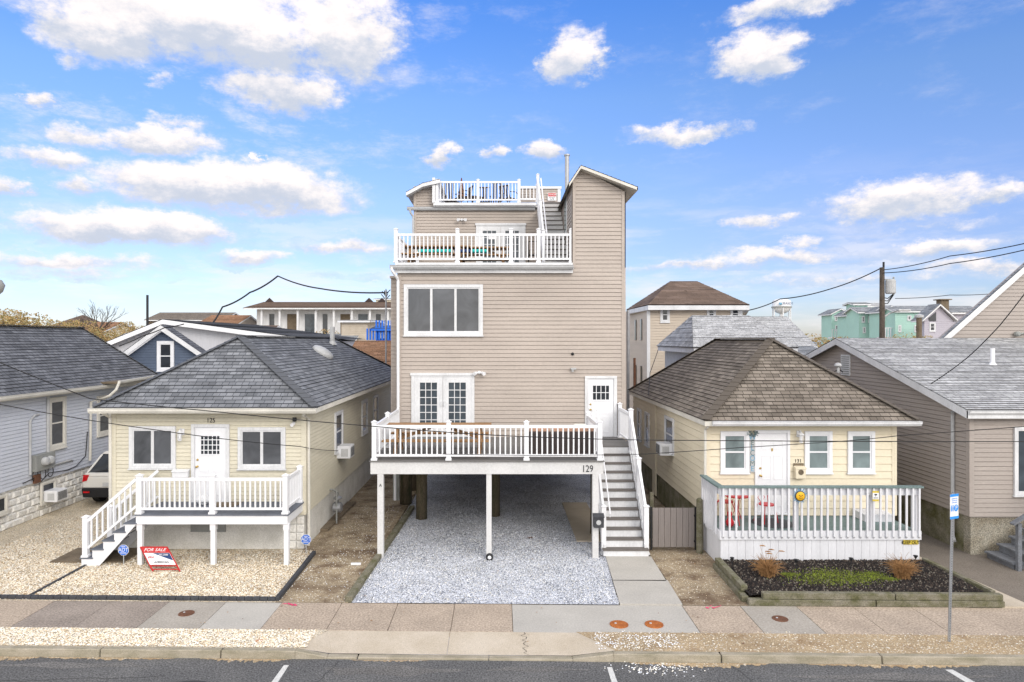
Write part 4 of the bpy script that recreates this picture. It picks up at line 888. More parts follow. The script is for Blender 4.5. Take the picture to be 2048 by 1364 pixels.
# deck
PX0, PX1, PF = X(272, 16.3), X(575, 16.3), 16.3; PZ = 1.24
m = MB(); m.box(PX0-.02, PX1+.03, PF-.03, ay-.02, PZ-.03, PZ); m.build('deck_floor', 'bluedeck', A)
m = MB(); m.box(PX0, PX1, PF, PF+.04, PZ-.24, PZ-.032); m.box(PX1-.04, PX1, PF+.04, ay-.02, PZ-.24, PZ-.032); m.box(PX0, PX0+.04, PF+.04, ay-.02, PZ-.24, PZ-.032); m.build('deck_fascia', 'white', A)
for px in (273, 424, 571):
    m = MB(); x = X(px, PF)+(.05 if px < 300 else 0); m.vbar(x, PF+.1, 0, PZ-.24, .11); m.vbar(x, PF+.1, PZ-.4, PZ-.245, .135); m.build('deck_post', 'white', A, bevel=.004)
r0 = V((PX0+.06, PF+.05, PZ)); r1 = V((PX1-.06, PF+.05, PZ))
railing(A, r0, r1, h=.86, sp=.12, posts=(0, (424-272)/(575-272), 1), pw=.12, pext=.05, name='deck_railing')
railing(A, r1, V((PX1-.06, ay-.08, PZ)), h=.86, sp=.12, posts=(1,), pw=.12, pext=.05, name='deck_railing')
# stair going down to the left along the front
n = 5; tx = X(163, PF); m = MB(); tr = MB()
sw = PF+1.1
for i in range(n):
    xa = tx+(PX0-tx)*i/n; xb = tx+(PX0-tx)*(i+1)/n; z1 = PZ*(i+1)/(n+1)
    m.box(xa+.02, xa+.04, PF+.04, sw, z1-.2, z1-.03); tr.box(xa-.03, xb+.02, PF-.02, sw+.02, z1-.03, z1)
stc = m.build('stair', 'white', A); tr.build('tread', 'bluedeck', stc)
for yy in (PF, sw):
    q = MB(); pr_ = [(tx, yy, 0)]
    for i in range(n):
        xa = tx+(PX0-tx)*i/n; z1 = PZ*(i+1)/(n+1)-.032; pr_ += [(xa, yy, z1), (tx+(PX0-tx)*(i+1)/n, yy, z1)]
    pr_ += [(PX0, yy, PZ-.25), (tx+.42, yy, 0)]
    q.prism(pr_, (0, .035, 0)); q.build('stringer', 'white', stc)
railing(A, V((tx+.08, PF+.05, .26)), V((PX0-.02, PF+.05, PZ+.06)), h=.80, sp=.13, posts=(0,), pw=.12, pbase=-.05, pext=.1, name='stair_railing')
railing(A, V((tx+.08, sw-.02, .26)), V((PX0-.02, sw-.02, PZ+.06)), h=.80, sp=.13, posts=(0,), pw=.12, pbase=-.05, pext=.1, name='stair_railing')
m = MB(); m.box(X(124, 16.8)-.1, tx+.9, 16.5, 17.6, .01, .045); m.build('ground_board', 'board', A)
mbx = thing('wall_mailbox', W(365, 945, ay), 'white wall mailbox beside the white door of number 125', 'mailbox'); p = W(365, 945, ay)
m = MB(); m.box(p.x-.2, p.x+.2, ay-.15, ay-.02, p.z-.1, p.z+.06); m.build('box', 'signwhite', mbx, bevel=.01); m = MB(); m.prism([(p.x-.21, ay-.17, p.z+.04), (p.x-.21, ay-.17, p.z+.065), (p.x-.21, ay-.02, p.z+.1), (p.x-.21, ay-.02, p.z+.06)], (.42, 0, 0)); m.build('lid', 'signwhite', mbx)
ac_unit((ax1, 21.3, 1.75), 'white air conditioner jutting from the side window of the yellow cottage')
gm = thing('gas_meter', (ax1+.25, 20.2, 0), 'grey gas meter and pipes against the foundation of the yellow cottage', 'gas meter'); x = ax1+.22; y = 20.2
m = MB(); m.lathe((x, y, .45), [(.1, -.14), (.15, -.1), (.15, .1), (.1, .14)], 12, 'X'); m.lathe((x, y+.02, .72), [(.07, -.05), (.13, -.02), (.13, .02), (.05, .06)], 12); m.build('meter', 'metal', gm)
m = MB(); m.tube([(x, y-.12, 0), (x, y-.12, .95), (x-.1, y-.12, 1.0), (x-.2, y-.12, 1.0)], .025, 8); m.tube([(x, y+.1, .55), (x, y+.1, .85), (x-.05, y-.1, .95)], .02, 8); m.build('pipe', 'grey', gm)
mt = MB(); p = W(447, 1008, 17.4)
mt.box(X(430, 17.3), X(480, 17.3), 17.0, 17.45, PZ+.002, PZ+.02); mt.build('door_mat', 'board', label='patterned red brown doormat in front of the door of number 125', cat='doormat', loc=(X(447, 17.4), 17.2, PZ))
# white bag on the deck
m = MB(); c_ = V((X(405, 17.2), 17.25, PZ)); rr = random.Random(9); R_ = []
for j in range(7):
    f_ = j/6; R_.append([c_+V(((.21*sin(pi*(.15+.8*f_))+rr.uniform(-.025, .025))*cos(a), (.15*sin(pi*(.15+.8*f_))+rr.uniform(-.02, .02))*sin(a), .02+.24*f_)) for a in [2*pi*k/12 for k in range(12)]])
for j in range(6):
    for k in range(12): m.poly([R_[j][k], R_[j][(k+1) % 12], R_[j+1][(k+1) % 12], R_[j+1][k]])
m.poly(R_[6]); m.build('plastic_bag', 'signwhite', smooth=True, label='white crumpled plastic bag lying on the deck by the door of number 125', cat='bag', loc=tuple(c_))
# ------------------------------------------------------------------ cream cottage 131 on the right
B = thing('cream_cottage', (7.75, 17.6, 0), 'cream yellow cottage with a brown hip roof and white picket porch, number 131', 'house')
bx0, bx1, by = X(1413, 17.6), X(1790, 17.6), 17.6; bz0, bz1 = .88, 3.3
walls(B, bx0, bx1, by, 27.2, bz0, bz1, 'cream', .19, .018, 'FLR', corner='cream')
m = MB(); m.box(bx0+.03, bx1-.03, by+.03, 27, 0, bz0); m.build('foundation', 'mossblock', B)
hiproof(B, X(1418, 17.2)-.1, X(1838, 17.2), 17.2, 27.4, 3.37, 7.9, 19.9, 24.9, 5.42, 'brownroof')
gutter(B, (X(1424, 17.2), 17.2, 3.36), (X(1840, 17.2), 17.2, 3.36), 'trim', .12, .12)
m = MB(); m.box(bx0-.04, bx0-.002, 23.2, 23.7, .1, 3.25); m.build('side_pilaster', 'cream', B)
m = MB(); m.tube([(bx0-.06, 17.3, 3.2), (bx0-.06, 17.5, 3.1), (bx0-.06, 17.55, .2)], .035, 8); m.build('downspout', 'cream_trim', B)
fb = front(by)
for (a, b) in ((1440, 1497), (1608, 1663), (1694, 1748)):
    window(B, fb, X(a, by), X(b, by), Z(945, by), Z(862, by), 1, .09, 'blind', hung=True, cm='white')
door(B, by, X(1514, by), X(1573, by), .95, Z(866, by), cs=.07, handle='L', m='white', cm='white')
q = MB(); fb.box(q, X(1543, by)-.02, X(1543, by)+.02, Z(902, by), Z(896, by), .03, .04); q.build('knocker', 'brass', B)
lantern(B, X(1597, by), by, Z(872, by)); p = W(1596, 922, by-.02); text('131', .13, (p.x, by-.02, p.z), FACE, 'black', B, 'house_number')
m = MB(); p = W(1596, 929, by); m.box(p.x-.13, p.x+.13, by-.03, by-.018, p.z-.05, p.z+.04); m.build('name_plate', 'board', B, bevel=.005)
lf = leftf(bx0); window(B, lf, 20.8, 21.9, 1.9, 3.0, 1, .08, 'darkglass', hung=True)
for yy in (24.2, 25.6): window(B, lf, yy, yy+.7, 1.6, 2.8, 1, .08, 'darkglass', hung=True)
ac_unit((bx0, 21.2, 1.85), 'white air conditioner jutting from the side window of the cream cottage', 'L', .95)
# porch
QF = 16.2; qx0, qx1 = X(1441, QF), X(1839, QF); QZ = .87
m = MB()
for i in range(11): m.box(qx0+.03, qx1-.03, QF+.03+i*.125, QF+.15+i*.125, QZ-.03, QZ)
m.build('porch_floor', 'teal', B)
m = MB(); nb = 24
for i in range(nb):
    xa = qx0+(qx1-qx0)*i/nb; m.box(xa+.003, xa+(qx1-qx0)/nb-.003, QF, QF+.025, .02, QZ-.12)
for i in range(7):
    ya_ = QF+.03+(by-QF-.06)*i/7; m.box(qx0-.0, qx0+.025, ya_+.003, ya_+(by-QF)/7-.01, .02, QZ-.12)
m.box(qx0+.03, qx1-.03, QF+.03, QF+.05, 0, QZ-.15); m.box(qx1-.03, qx1, QF+.03, by, 0, QZ-.03); m.build('skirt', 'porchwhite', B)
m = MB(); m.box(qx0-.03, qx1+.02, QF-.04, QF-.001, QZ-.2, QZ+.01); m.box(qx0-.04, qx0-.001, QF, by, QZ-.2, QZ+.01); m.build('rim_board', 'porchwhite', B)
m = MB(); m.box(qx0-.02, qx1, QF-.02, QF+.02, 1.72, 1.9); m.box(qx0-.02, qx0+.02, QF+.02, by, 1.72, 1.9); rl = m.build('railing', 'porchwhite', B)
m = MB(); m.box(qx0-.08, qx1+.05, QF-.09, QF+.07, 1.9, 1.94); m.box(qx0-.09, qx0+.06, QF+.07, by-.03, 1.9, 1.94); m.build('cap_rail', 'teal', rl)
q0 = 0
for i in range(31):
    x = qx0+.04+(qx1-qx0-.08)*i/30+rr.uniform(-.006, .006); m = MB(); m.box(x-.02, x+.02, QF-.082, QF-.042, QZ-.12, 1.899); m.prism([(x-.02, QF-.082, QZ-.12), (x+.02, QF-.082, QZ-.12), (x+.02, QF-.042, QZ-.17), (x-.02, QF-.042, QZ-.17)], (0, .0, .001)); m.build('baluster', 'porchwhite', rl)
for i in range(1, 9):
    y = QF+(by-QF)*i/9; m = MB(); m.box(qx0-.084, qx0-.043, y-.02, y+.02, QZ-.12, 1.899); m.build('baluster', 'porchwhite', rl)
for x in (qx0+.06, X(1594, QF), X(1744, QF), qx1-.08):
    m = MB(); m.vbar(x, QF+.08, QZ, 1.9, .1); m.build('porch_post', 'porchwhite', B)
m = MB(); m.box(X(1730, 17), qx1-.2, 17.0, 17.55, QZ+.001, QZ+.16); m.build('step_box', 'porchwhite', B); m = MB(); m.box(X(1728, 17), qx1-.18, 16.98, 17.57, QZ+.161, QZ+.19); m.build('step_top', 'porchwhite', B)
# ------------------------------------------------------------------ taupe house at the right edge
T = thing('taupe_house', (11.77, 17.1, 0), 'taupe sided house with light grey roof at the right edge, green stained foundation', 'house')
tx0, ty = 11.77, 17.1; tx1 = 24
m = MB(); m.box(tx0+.02, tx1, ty+.02, 29.8, .95, 3.6)
m.lap(rect(tx0, tx1, ty, .98, 3.6), .115, .014, nrm=(0, -1, 0)); m.lap([(tx0, 29.8, .98), (tx0, ty, .98), (tx0, ty, 3.62), (tx0, 23.45, 5.3), (tx0, 29.8, 3.62)], .115, .014, nrm=(-1, 0, 0))
m.prism([(tx0+.02, ty, 3.6), (tx0+.02, 29.8, 3.6), (tx0+.02, 23.45, 5.28)], (12, 0, 0)); tw_ = m.build('wall', 'taupe', T)
q = MB(); q.box(tx0-.03, tx0+.09, ty-.03, ty-.001, .98, 3.6); q.box(tx0-.03, tx0-.001, ty, ty+.09, .98, 3.6); q.build('corner_board', 'taupe', tw_)
m = MB(); m.box(tx0+.05, tx0+.3, ty+.3, 29.7, 0, .98); m.build('side_foundation', 'mossblock', T); m = MB(); m.box(tx0+.05, tx1, ty+.05, ty+.3, 0, .98); m.build('front_foundation', 'stucco', T)
gable_roof(T, 16.85, 30.0, tx0-.25, tx1+.4, 3.68, 5.46, 'ltroof', 'X', ridge=23.45, th=.2)
m = MB(); m.tube([(X(1985, 20.5), 20.5, 4.6), (X(1985, 20.5), 20.5, 5.15)], .06, 10); m.tube([(X(1985, 20.5), 20.5, 4.6), (X(1985, 20.5), 20.5, 4.72)], [.16, .07], 10); m.build('vent_pipe', 'white', T)
m = MB(); m.tube([(tx0-.1, 17.6, 3.55), (tx0-.06, 17.66, 3.45), (tx0-.06, 17.66, .35), (tx0-.12, 17.5, .25)], .045, 8); m.build('downspout', 'ltgrey', T)
gutter(T, (tx0-.2, 16.88, 3.66), (tx1, 16.88, 3.66), 'trim', .1, .1)
m = MB(); m.box(tx0-.04, tx0-.002, 22.9, 23.5, 4.2, 4.9); lv = m.build('gable_vent', 'trim', T); q = MB()
for i in range(9): q.box(tx0-.05, tx0-.041, 22.95, 23.45, 4.25+i*.07, 4.28+i*.07)
q.build('louvre', 'grey', lv)
window(T, front(ty), X(2026, ty), X(2026, ty)+1.6, Z(990, ty), Z(853, ty), 1, .07, 'glass')
# big gable rising behind its ridge
gy = 23.7; gx = X(1883, gy); gz = 5.35; pkx = X(2260, gy); pkz = Z(352, gy)
m = MB(); m.lap([(gx, gy, gz), (pkx, gy, gz), (pkx, gy, pkz)], .13, .014, nrm=(0, -1, 0)); m.lap([(pkx, gy, gz), (pkx*2-gx, gy, gz), (pkx, gy, pkz)], .13, .014, nrm=(0, -1, 0)); m.prism([(gx, gy+.02, gz-1), (pkx*2-gx, gy+.02, gz-1), (pkx*2-gx, gy+.02, gz), (pkx, gy+.02, pkz), (gx, gy+.02, gz)], (0, .4, 0)); m.build('rear_gable', 'taupe', T)
gable_roof(T, gx-.3, pkx*2-gx+.3, gy-.12, gy+.02, gz-.12, pkz+.2, 'fargrey', 'Y', th=.24, name='rear_roof')
m = MB(); p = W(2030, 668, gy); m.lathe((p.x, gy-.1, p.z), [(.05, -.1), (.09, -.05), (.09, .05)], 10, 'Y'); m.tube([(p.x, gy-.1, p.z), (p.x+.6, gy-.08, p.z+.05)], .03, 6); m.build('service_fitting', 'grey', T)
# wooden steps of the taupe house rising to the right
SW = thing('wooden_steps', (12.6, 16.6, 0), 'grey painted wooden steps with a handrail at the front of the taupe house', 'steps')
for i in range(6):
    m = MB(); x = 12.02+i*.30; z = .19*(i+1)-.02; m.box(x, x+.34, 16.0, 16.95, z-.045, z); m.build('tread', 'greystair', SW, bevel=.004)
    m = MB(); m.box(x+.05, x+.07, 16.04, 16.92, z-.19, z-.046); m.build('riser', 'greystair', SW)
for yy in (16.06, 16.88):
    m = MB(); m.prism([(12.1, yy, 0), (12.5, yy, 0), (13.95, yy, .95), (13.95, yy, 1.06), (13.7, yy, 1.05)], (0, .04, 0)); m.build('stringer', 'greystair', SW)
for xx, zt in ((12.12, 1.12), (13.5, 2.05)):
    m = MB(); m.vbar(xx, 15.95, 0, zt, .09); m.build('post', 'greystair', SW)
    m = MB(); m.vbar(xx+.2, 15.95, 0, zt+.12, .05); m.build('post', 'greystair', SW)
m = MB(); m.bar((11.95, 15.93, 1.1), (13.9, 15.93, 2.35), .14, .04); m.build('handrail', 'greystair', SW)
# ------------------------------------------------------------------ pale blue grey house at the left edge
Lh = thing('bluegrey_house', (-14.0, 20, 0), 'pale blue grey house with charcoal roof and white rock face foundation at the left edge', 'house')
lx = -14.0; m = MB(); m.box(-20, lx-.02, 12, 29, 1.1, 3.75); m.lap([(lx, 12, 1.12), (lx, 29, 1.12), (lx, 29, 3.75), (lx, 12, 3.75)], .105, .013, nrm=(1, 0, 0)); m.build('wall', 'bluegrey', Lh)
m = MB(); rr = random.Random(11); m.box(-20, lx-.1, 12, 29, 0, 1.1); k = 0; z = 0.
while z < 1.05:
    y = 14+(k % 2)*.2
    while y < 29:
        d = [lx-.1+rr.uniform(.045, .085) for _ in range(4)]; b = len(m.v)
        m.v += [(lx-.08, y, z), (lx-.08, y+.4, z), (lx-.08, y+.4, z+.2), (lx-.08, y, z+.2), (d[0], y+.06, z+.04), (d[1], y+.33, z+.03), (d[2], y+.34, z+.16), (d[3], y+.05, z+.17)]
        for f_ in ((0, 1, 5, 4), (1, 2, 6, 5), (2, 3, 7, 6), (3, 0, 4, 7), (4, 5, 6, 7)): m.f.append(tuple(b+i for i in f_)); m.m.append(0)
        y += .405
    z += .205; k += 1
m.build('foundation', 'rockblock', Lh)
hiproof(Lh, -18.6, -13.6, 14, 27.6, 3.86, -16.1, 17, 26.3, 5.86, 'darkroof')
gutter(Lh, (-13.62, 14, 3.86), (-13.62, 27.5, 3.86), 'cream_trim', .12, .1, (1, 0, 0))
m = MB(); m.box(-14, -13.1, 23.4, 27.4, 3.9, 3.96); m.build('rear_soffit', 'board', Lh); gutter(Lh, (-13.1, 23.4, 4.0), (-13.1, 27.4, 4.1), 'cream_trim', .1, .1, (1, 0, 0))
m = MB(); m.tube([(-13.05, 23.4, 3.95), (-13.1, 23.3, 3.7), (-13.3, 23.25, 3.5), (-13.9, 23.2, 3.3), (-13.93, 23.2, 1.3)], .045, 8); m.build('downspout', 'cream_trim', Lh)
rl_ = rightf(lx)
def yat(px): return -14.0*F/(px-1000)
window(Lh, rl_, yat(95), yat(130), 1.98, 3.6, 1, .12, 'screen', hung=True, cm='cream_trim')
window(Lh, rl_, yat(193), yat(221), 2.05, 3.45, 1, .12, 'screen', hung=True, cm='cream_trim')
window(Lh, rightf(lx-.02), yat(82)-.02, yat(111), .38, 1.05, 1, .07, 'darkglass', hung=True, cm='cream_trim')
window(Lh, rightf(lx-.02), yat(-30), yat(14), .5, 1.05, 1, .07, 'darkglass', cm='cream_trim')
ac_unit((lx-.02, yat(99), .42), 'weathered white air conditioner in the basement window of the blue grey house', s=.9)
m = MB(); y1, y2 = yat(62), yat(101); m.box(lx, lx+.16, y1, y2, 1.45, 1.95); mp_ = m.build('meter_panel', 'grey', Lh, bevel=.01)
for y in (y1+.35, y2-.3):
    q = MB(); q.lathe((lx+.16, y, 1.72), [(.13, 0), (.13, .05), (.11, .12), (.05, .14)], 14, 'X'); q.build('electric_meter', 'ltgrey', mp_)
m = MB(); m.tube([(lx+.05, y1+.7, 3.7), (lx+.05, y1+.7, 1.9)], .045, 8); m.tube([(lx+.05, y1-.1, 1.4), (lx+.05, y1-.1, 3.0), (lx+.05, y1+.1, 3.15), (lx+.03, y1+.3, 3.15)], .035, 8); m.tube([(lx+.05, y2, 1.5), (lx+.05, y2+.9, 1.5), (lx, y2+1.1, 1.45)], .035, 8); m.build('conduit', 'ltgrey', Lh)
m = MB(); m.tube([(lx+.04, y1-.4, 1.2), (lx+.08, y1+.2, 1.3), (lx+.05, y2-.5, 1.1), (lx+.1, y2-.2, 1.3), (lx+.04, y2+.8, 1.2), (lx+.04, 22.5, 1.25), (lx+.04, 23, 1.5), (lx+.04, 23.1, 2.3)], .014, 5)
for k in range(3):
    c0 = V((lx+.06, y1+.1+k*.35, 1.32)); m.tube([c0+V((0, .13*cos(a), .16*sin(a))) for a in [2*pi*i/12 for i in range(13)]], .012, 5, cap=False)
m.build('cable_loop', 'cable', Lh)
m = MB(); m.box(lx+.02, lx+.1, y1+.05, y1+.3, 1.1, 1.35); m.build('junction_box', 'brownrust', Lh)
# ------------------------------------------------------------------ small things
def covr(px, py, r, m, label, grp=None, name='manhole_cover', spot=None):
    p = G(px, py, 0); t = thing(name, tuple(p), label, 'manhole cover', grp); z = .012
    q = MB(); q.lathe((p.x, p.y, z), [(r, -.02), (r, 0), (r*.9, .004), (r*.88, .002), (.01, .003)], 28); q.build('lid', m, t)
    q = MB(); q.lathe((p.x-r*.35, p.y+.02, z+.006), [(r*.14, 0), (r*.13, .006), (.005, .008)], 12); q.build('keyhole_plug', spot or 'ltgrey', t)
    return t
covr(1238, 1249, .175, 'rust', 'bright orange rusted cover on the new concrete, nearer the white gravel driveway', 'orange covers on the new concrete')
covr(1308, 1249, .175, 'rust', 'bright orange rusted cover on the new concrete, nearer the cream cottage', 'orange covers on the new concrete')
covr(373, 1227, .15, 'brownrust', 'dark brown metal cover in the sidewalk before the yellow cottage', 'brown covers in the sidewalk')
covr(1560, 1238, .15, 'brownrust', 'dark brown metal cover in the sidewalk before the cream cottage', 'brown covers in the sidewalk')
covr(1060, 1076, .09, 'brownrust', 'small brown metal cover set in the white gravel driveway', name='manhole_cover'); covr(518, 1282, .07, 'rust', 'small rusty cap in the gravel strip beside the kerb', name='manhole_cover')
# edging and timbers
g = MB(); ex0 = -16
for i in range(72):
    xa = ex0+i*.16
    if xa > -4.65: break
    g.box(xa, xa+.153, st(xa, 14.0)-.0, st(xa, 14.0)+.09, 0, .075+.008*random.random())
g.build('garden_edging', 'edging', bevel=.012, label='black block edging between the pebble yard and the sidewalk', cat='edging', loc=(-9, 14.1, 0))
g = MB(); g.bar((-4.6, 14.1, .05), (-4.68, 17.2, .05), .09, .1); g.build('garden_edging', 'edging', bevel=.015, label='black edging strip running back from the sidewalk beside the dirt', cat='edging', loc=(-4.6, 15, 0))
g = MB(); g.bar((-9.9, 16.9, .02), G(58, 1194)+V((0, 0, .02)), .06, .04); g.build('garden_edging', 'edging', label='thin dark edging strip crossing the pebbles from the foot of the white stair', cat='edging', loc=(-10, 15.5, 0))
g = MB(); g.bar((-3.12, 14.05, .05), (-3.0, 16.8, .05), .15, .14); g.bar((-3.0, 16.82, .05), (-2.8, 21.8, .05), .15, .14); g.build('timber_border', 'timber', bevel=.015, label='long weathered timber along the left side of the white gravel driveway', cat='timber border', loc=(-3, 16, 0))
g = MB(); a = G(690, 1030); g.bar((a.x-.2, 19.2, .05), (a.x-.1, 22.5, .05), .28, .06); g.build('plank', 'board', label='weathered plank lying on the dirt next to the gas meter', cat='plank', loc=(a.x, 20, 0))
g = MB(); p = G(712, 1131); g.bar(p+V((-.12, 0, .04)), p+V((.12, -.0, .04)), .06, .05); g.build('downspout_piece', 'signwhite', bevel=.008, label='short white plastic piece lying on the dirt by the driveway timber', cat='debris', loc=tuple(p))
bed = thing('raised_bed', (7.5, 14.2, 0), 'raised bed of stacked mossy timbers full of black mulch before the porch', 'raised bed')
def tim(a, b, z, h=.13, w_=.14, m='timber'):
    q = MB(); q.bar((a[0], a[1], z+h/2), (b[0], b[1], z+h/2), w_, h-.004); q.build('timber', m, bed, bevel=.012)
fy = lambda x: 13.93+.07+.0-.0195*x+.02
for (xa, xb) in ((5.05, 7.6), (7.62, 10.18)): tim((xa, fy(xa)), (xb, fy(xb)), 0)
for (xa, xb) in ((5.35, 8.0), (8.02, 10.16)): tim((xa, fy(xa)+.02), (xb, fy(xb)+.02), .13)
tim((5.05, 14.05), (5.1, 16.15), 0); tim((5.12, 14.3), (5.15, 16.15), .13); tim((10.12, 14.0), (10.02, 16.15), 0); tim((10.12, 14.0), (10.02, 16.15), .13, w_=.1)
m = MB(); nx, ny = 50, 20; rr = random.Random(21)
H_ = [[.17+.03*sin(i*.35)*sin(j*.6)+rr.uniform(-.012, .012) for j in range(ny+1)] for i in range(nx+1)]
for i in range(nx):
    for j in range(ny):
        P_ = lambda a, b: (5.12+4.95*a/nx, 14.0+2.18*b/ny, H_[a][b]); m.poly([P_(i, j), P_(i+1, j), P_(i+1, j+1), P_(i, j+1)])
m.build('mulch', 'mulch', bed, smooth=True)
stones('mulch_chips', 15000, inquad(5.2, 10.0, 14.05, 16.15), .028, ['m1', 'm1', 'm1', 'm1', 'm2', 'm2', 'm1', 'm2', 'm1', 'm3'], z=.19, seed=31, label='black and brown bark chips covering the raised bed', cat='mulch', flat=.9)
# moss: many short blades in ragged patches
m = MB(); rr = random.Random(33); cs_ = [(G(1680+dx, 1153+dy, .2), s) for dx, dy, s in ((-50, 5, .35), (-20, -6, .32), (15, 0, .4), (45, 3, .25), (-5, 8, .35), (65, -4, .16), (-100, -3, .1), (100, 6, .08))]
for _ in range(9000):
    c, s = rr.choice(cs_); x, y = rr.gauss(c.x, s), rr.gauss(c.y, s*.55)
    if not (5.3 < x < 9.95 and 14.2 < y < 16.1) or rr.random() < .25: continue
    a = rr.uniform(0, 6.3); h = rr.uniform(.01, .04); wv = .018; z = .195; m.poly([(x-wv*cos(a), y-wv*sin(a), z), (x+wv*cos(a), y+wv*sin(a), z), (x+rr.uniform(-.02, .02), y+rr.uniform(-.02, .02), z+h)])
m.build('moss_patch', 'moss', label='bright green moss and short grass patch in the middle of the mulch bed', cat='moss', kind='stuff')
def dry_plant(px, py, s, label, lean, plumes=0, seed=1):
    p = G(px, py, .2); t = thing('ornamental_grass', tuple(p), label, 'dry plant', 'dried grass clumps in the mulch bed'); rr = random.Random(seed); m = MB()
    for k in range(560):
        a = rr.uniform(0, 6.283); q = p+V((rr.gauss(0, .05), rr.gauss(0, .05), 0)); L_ = s*rr.choice((.45, .6, .8, 1.0, 1.2))*rr.uniform(.8, 1.1); pts = [q]; d = V((cos(a)*.3+lean, sin(a)*.3, 1.2)).normalized()
        for j in range(5):
            q = q+V((d.x, d.y, d.z*1.02))*L_/5; pts.append(q); d = (d+V((cos(a)*rr.uniform(-.1, .3)+lean*.3, sin(a)*rr.uniform(-.1, .3), -rr.uniform(.05, .5)))+V((rr.uniform(-.3, .3), rr.uniform(-.3, .3), 0))).normalized()
        m.tube(pts, [.006, .006, .005, .004, .003, .002], 3, cap=False)
    m.build('blades', 'straw', t)
    for k in range(plumes):
        a = rr.uniform(0, 6.283); q = MB(); e = p+V((rr.uniform(-.2, .35), rr.uniform(-.1, .1), s*rr.uniform(1.1, 1.6))); mid = p.lerp(e, .55)+V((0, 0, .08)); q.tube([p, mid, e], .003, 3); q.tube([e, e+V((.07, 0, .0)), e+V((.13, 0, -.015))], [.012, .016, .004], 5); q.build('seed_head', 'straw', t)
dry_plant(1535, 1152, .42, 'dried brown grass clump with wispy seed heads at the left of the mulch bed', -.0, 5, 3); dry_plant(1803, 1156, .46, 'tangled dried brown bush without plumes at the right of the mulch bed', .08, 0, 4)
for i, (px, py, lb) in enumerate(((1464, 1137, 'left corner of the white porch skirt'), (1592, 1141, 'left end of the moss'), (1702, 1138, 'right end of the moss patch'), (1831, 1133, 'right corner of the white porch'))):
    p = G(px, py, .2); t = thing('solar_light', tuple(p), 'small black solar stake light next to the '+lb, 'garden light', 'solar stake lights in the mulch bed')
    m = MB(); m.tube([p, p+V((0, 0, .2))], .01, 6); m.build('stake', 'black', t); m = MB(); m.lathe(p+V((0, 0, .19)), [(.02, 0), (.03, .03), (.05, .05), (.05, .065), (.01, .075)], 10); m.build('lamp_head', 'black', t)
# gate and fence post
gt = thing('side_gate', (4.4, 17.4, 0), 'grey vertical board gate between the stairs and the cream cottage', 'gate'); gx0, gx1, gyy = X(1305, 17.4), X(1389, 17.4), 17.4; m = MB()
for i in range(7):
    w_ = (gx1-gx0)/7; m.box(gx0+i*w_+.004, gx0+(i+1)*w_-.004, gyy, gyy+.025, .12, 1.12)
m.box(gx0, gx1, gyy+.025, gyy+.06, .2, .28); m.box(gx0, gx1, gyy+.025, gyy+.06, .95, 1.03); m.build('boards', 'gatewood', gt, bevel=.003)
for x in (gx0-.03, gx1+.03):
    m = MB(); m.box(x-.02, x+.02, gyy, gyy+.04, .05, 1.14); m.build('frame', 'black', gt)
for z in (.25, .9): m = MB(); m.box(gx1-.02, gx1+.1, gyy-.012, gyy, z, z+.05); m.build('hinge', 'black', gt)
m = MB(); x = X(1399, 17.3); m.tube([(x, 17.3, 0), (x, 17.3, 1.36), (x, 17.3, 1.4)], [.085, .08, .03], 10); m.build('fence_post', 'timber', label='round weathered wooden post at the hinge side of the grey gate', cat='post', loc=(x, 17.3, 0))
m = MB(); x = X(1303, 18.6); m.vbar(x, 18.6, 0, 1.25, .1); m.build('fence_post', 'timber', label='square wooden post behind the gate next to the staircase', cat='post', loc=(x, 18.6, 0))
# mailbox on the deck post of the tan house
p = W(1196, 1041, FD-.05); mb_ = thing('post_mailbox', tuple(p), 'dark blue black mailbox fixed to the deck post beside the staircase', 'mailbox')
m = MB(); m.box(p.x-.12, p.x+.13, p.y-.12, p.y+.02, p.z-.15, p.z+.12); m.build('box', 'edging', mb_, bevel=.01); m = MB(); m.prism([(p.x-.13, p.y-.14, p.z+.1), (p.x-.13, p.y-.14, p.z+.13), (p.x-.13, p.y+.02, p.z+.18), (p.x-.13, p.y+.02, p.z+.12)], (.27, 0, 0)); m.build('lid', 'edging', mb_)
m = MB(); m.lathe((p.x, p.y-.12, p.z-.02), [(.06, 0), (.06, -.006), (.01, -.008)], 16, 'Y'); o = m.build('badge', 'ltgrey', mb_)
p = W(1597, 944, by); mb_ = thing('wall_mailbox', tuple(p), 'cream wall mailbox with an oval badge beside the door of number 131', 'mailbox')
m = MB(); m.box(p.x-.13, p.x+.13, by-.14, by-.02, p.z-.15, p.z+.13); m.build('box', 'cream', mb_, bevel=.015); m = MB(); m.lathe((p.x, by-.14, p.z+.02), [(.07, 0), (.07, -.006), (.01, -.008)], 16, 'Y'); m.build('badge', 'board', mb_)
m = MB(); m.prism([(p.x-.14, by-.16, p.z+.1), (p.x-.14, by-.16, p.z+.13), (p.x-.14, by-.02, p.z+.17), (p.x-.14, by-.02, p.z+.12)], (.28, 0, 0)); m.build('lid', 'cream', mb_)
# hose reel at the middle post
p = G(979, 1121); t = thing('round_reflector', (p.x, p.y, 0), 'small round black fitting with a pale centre at the foot of the middle deck post', 'fitting'); m = MB(); m.lathe((p.x, p.y, .085), [(.06, .05), (.09, .03), (.09, -.03), (.055, -.04)], 20, 'Y'); m.build('ring', 'black', t); m = MB(); m.lathe((p.x, p.y-.041, .085), [(.045, 0), (.03, -.01), (.005, -.014)], 16, 'Y'); m.build('centre', 'signwhite', t)
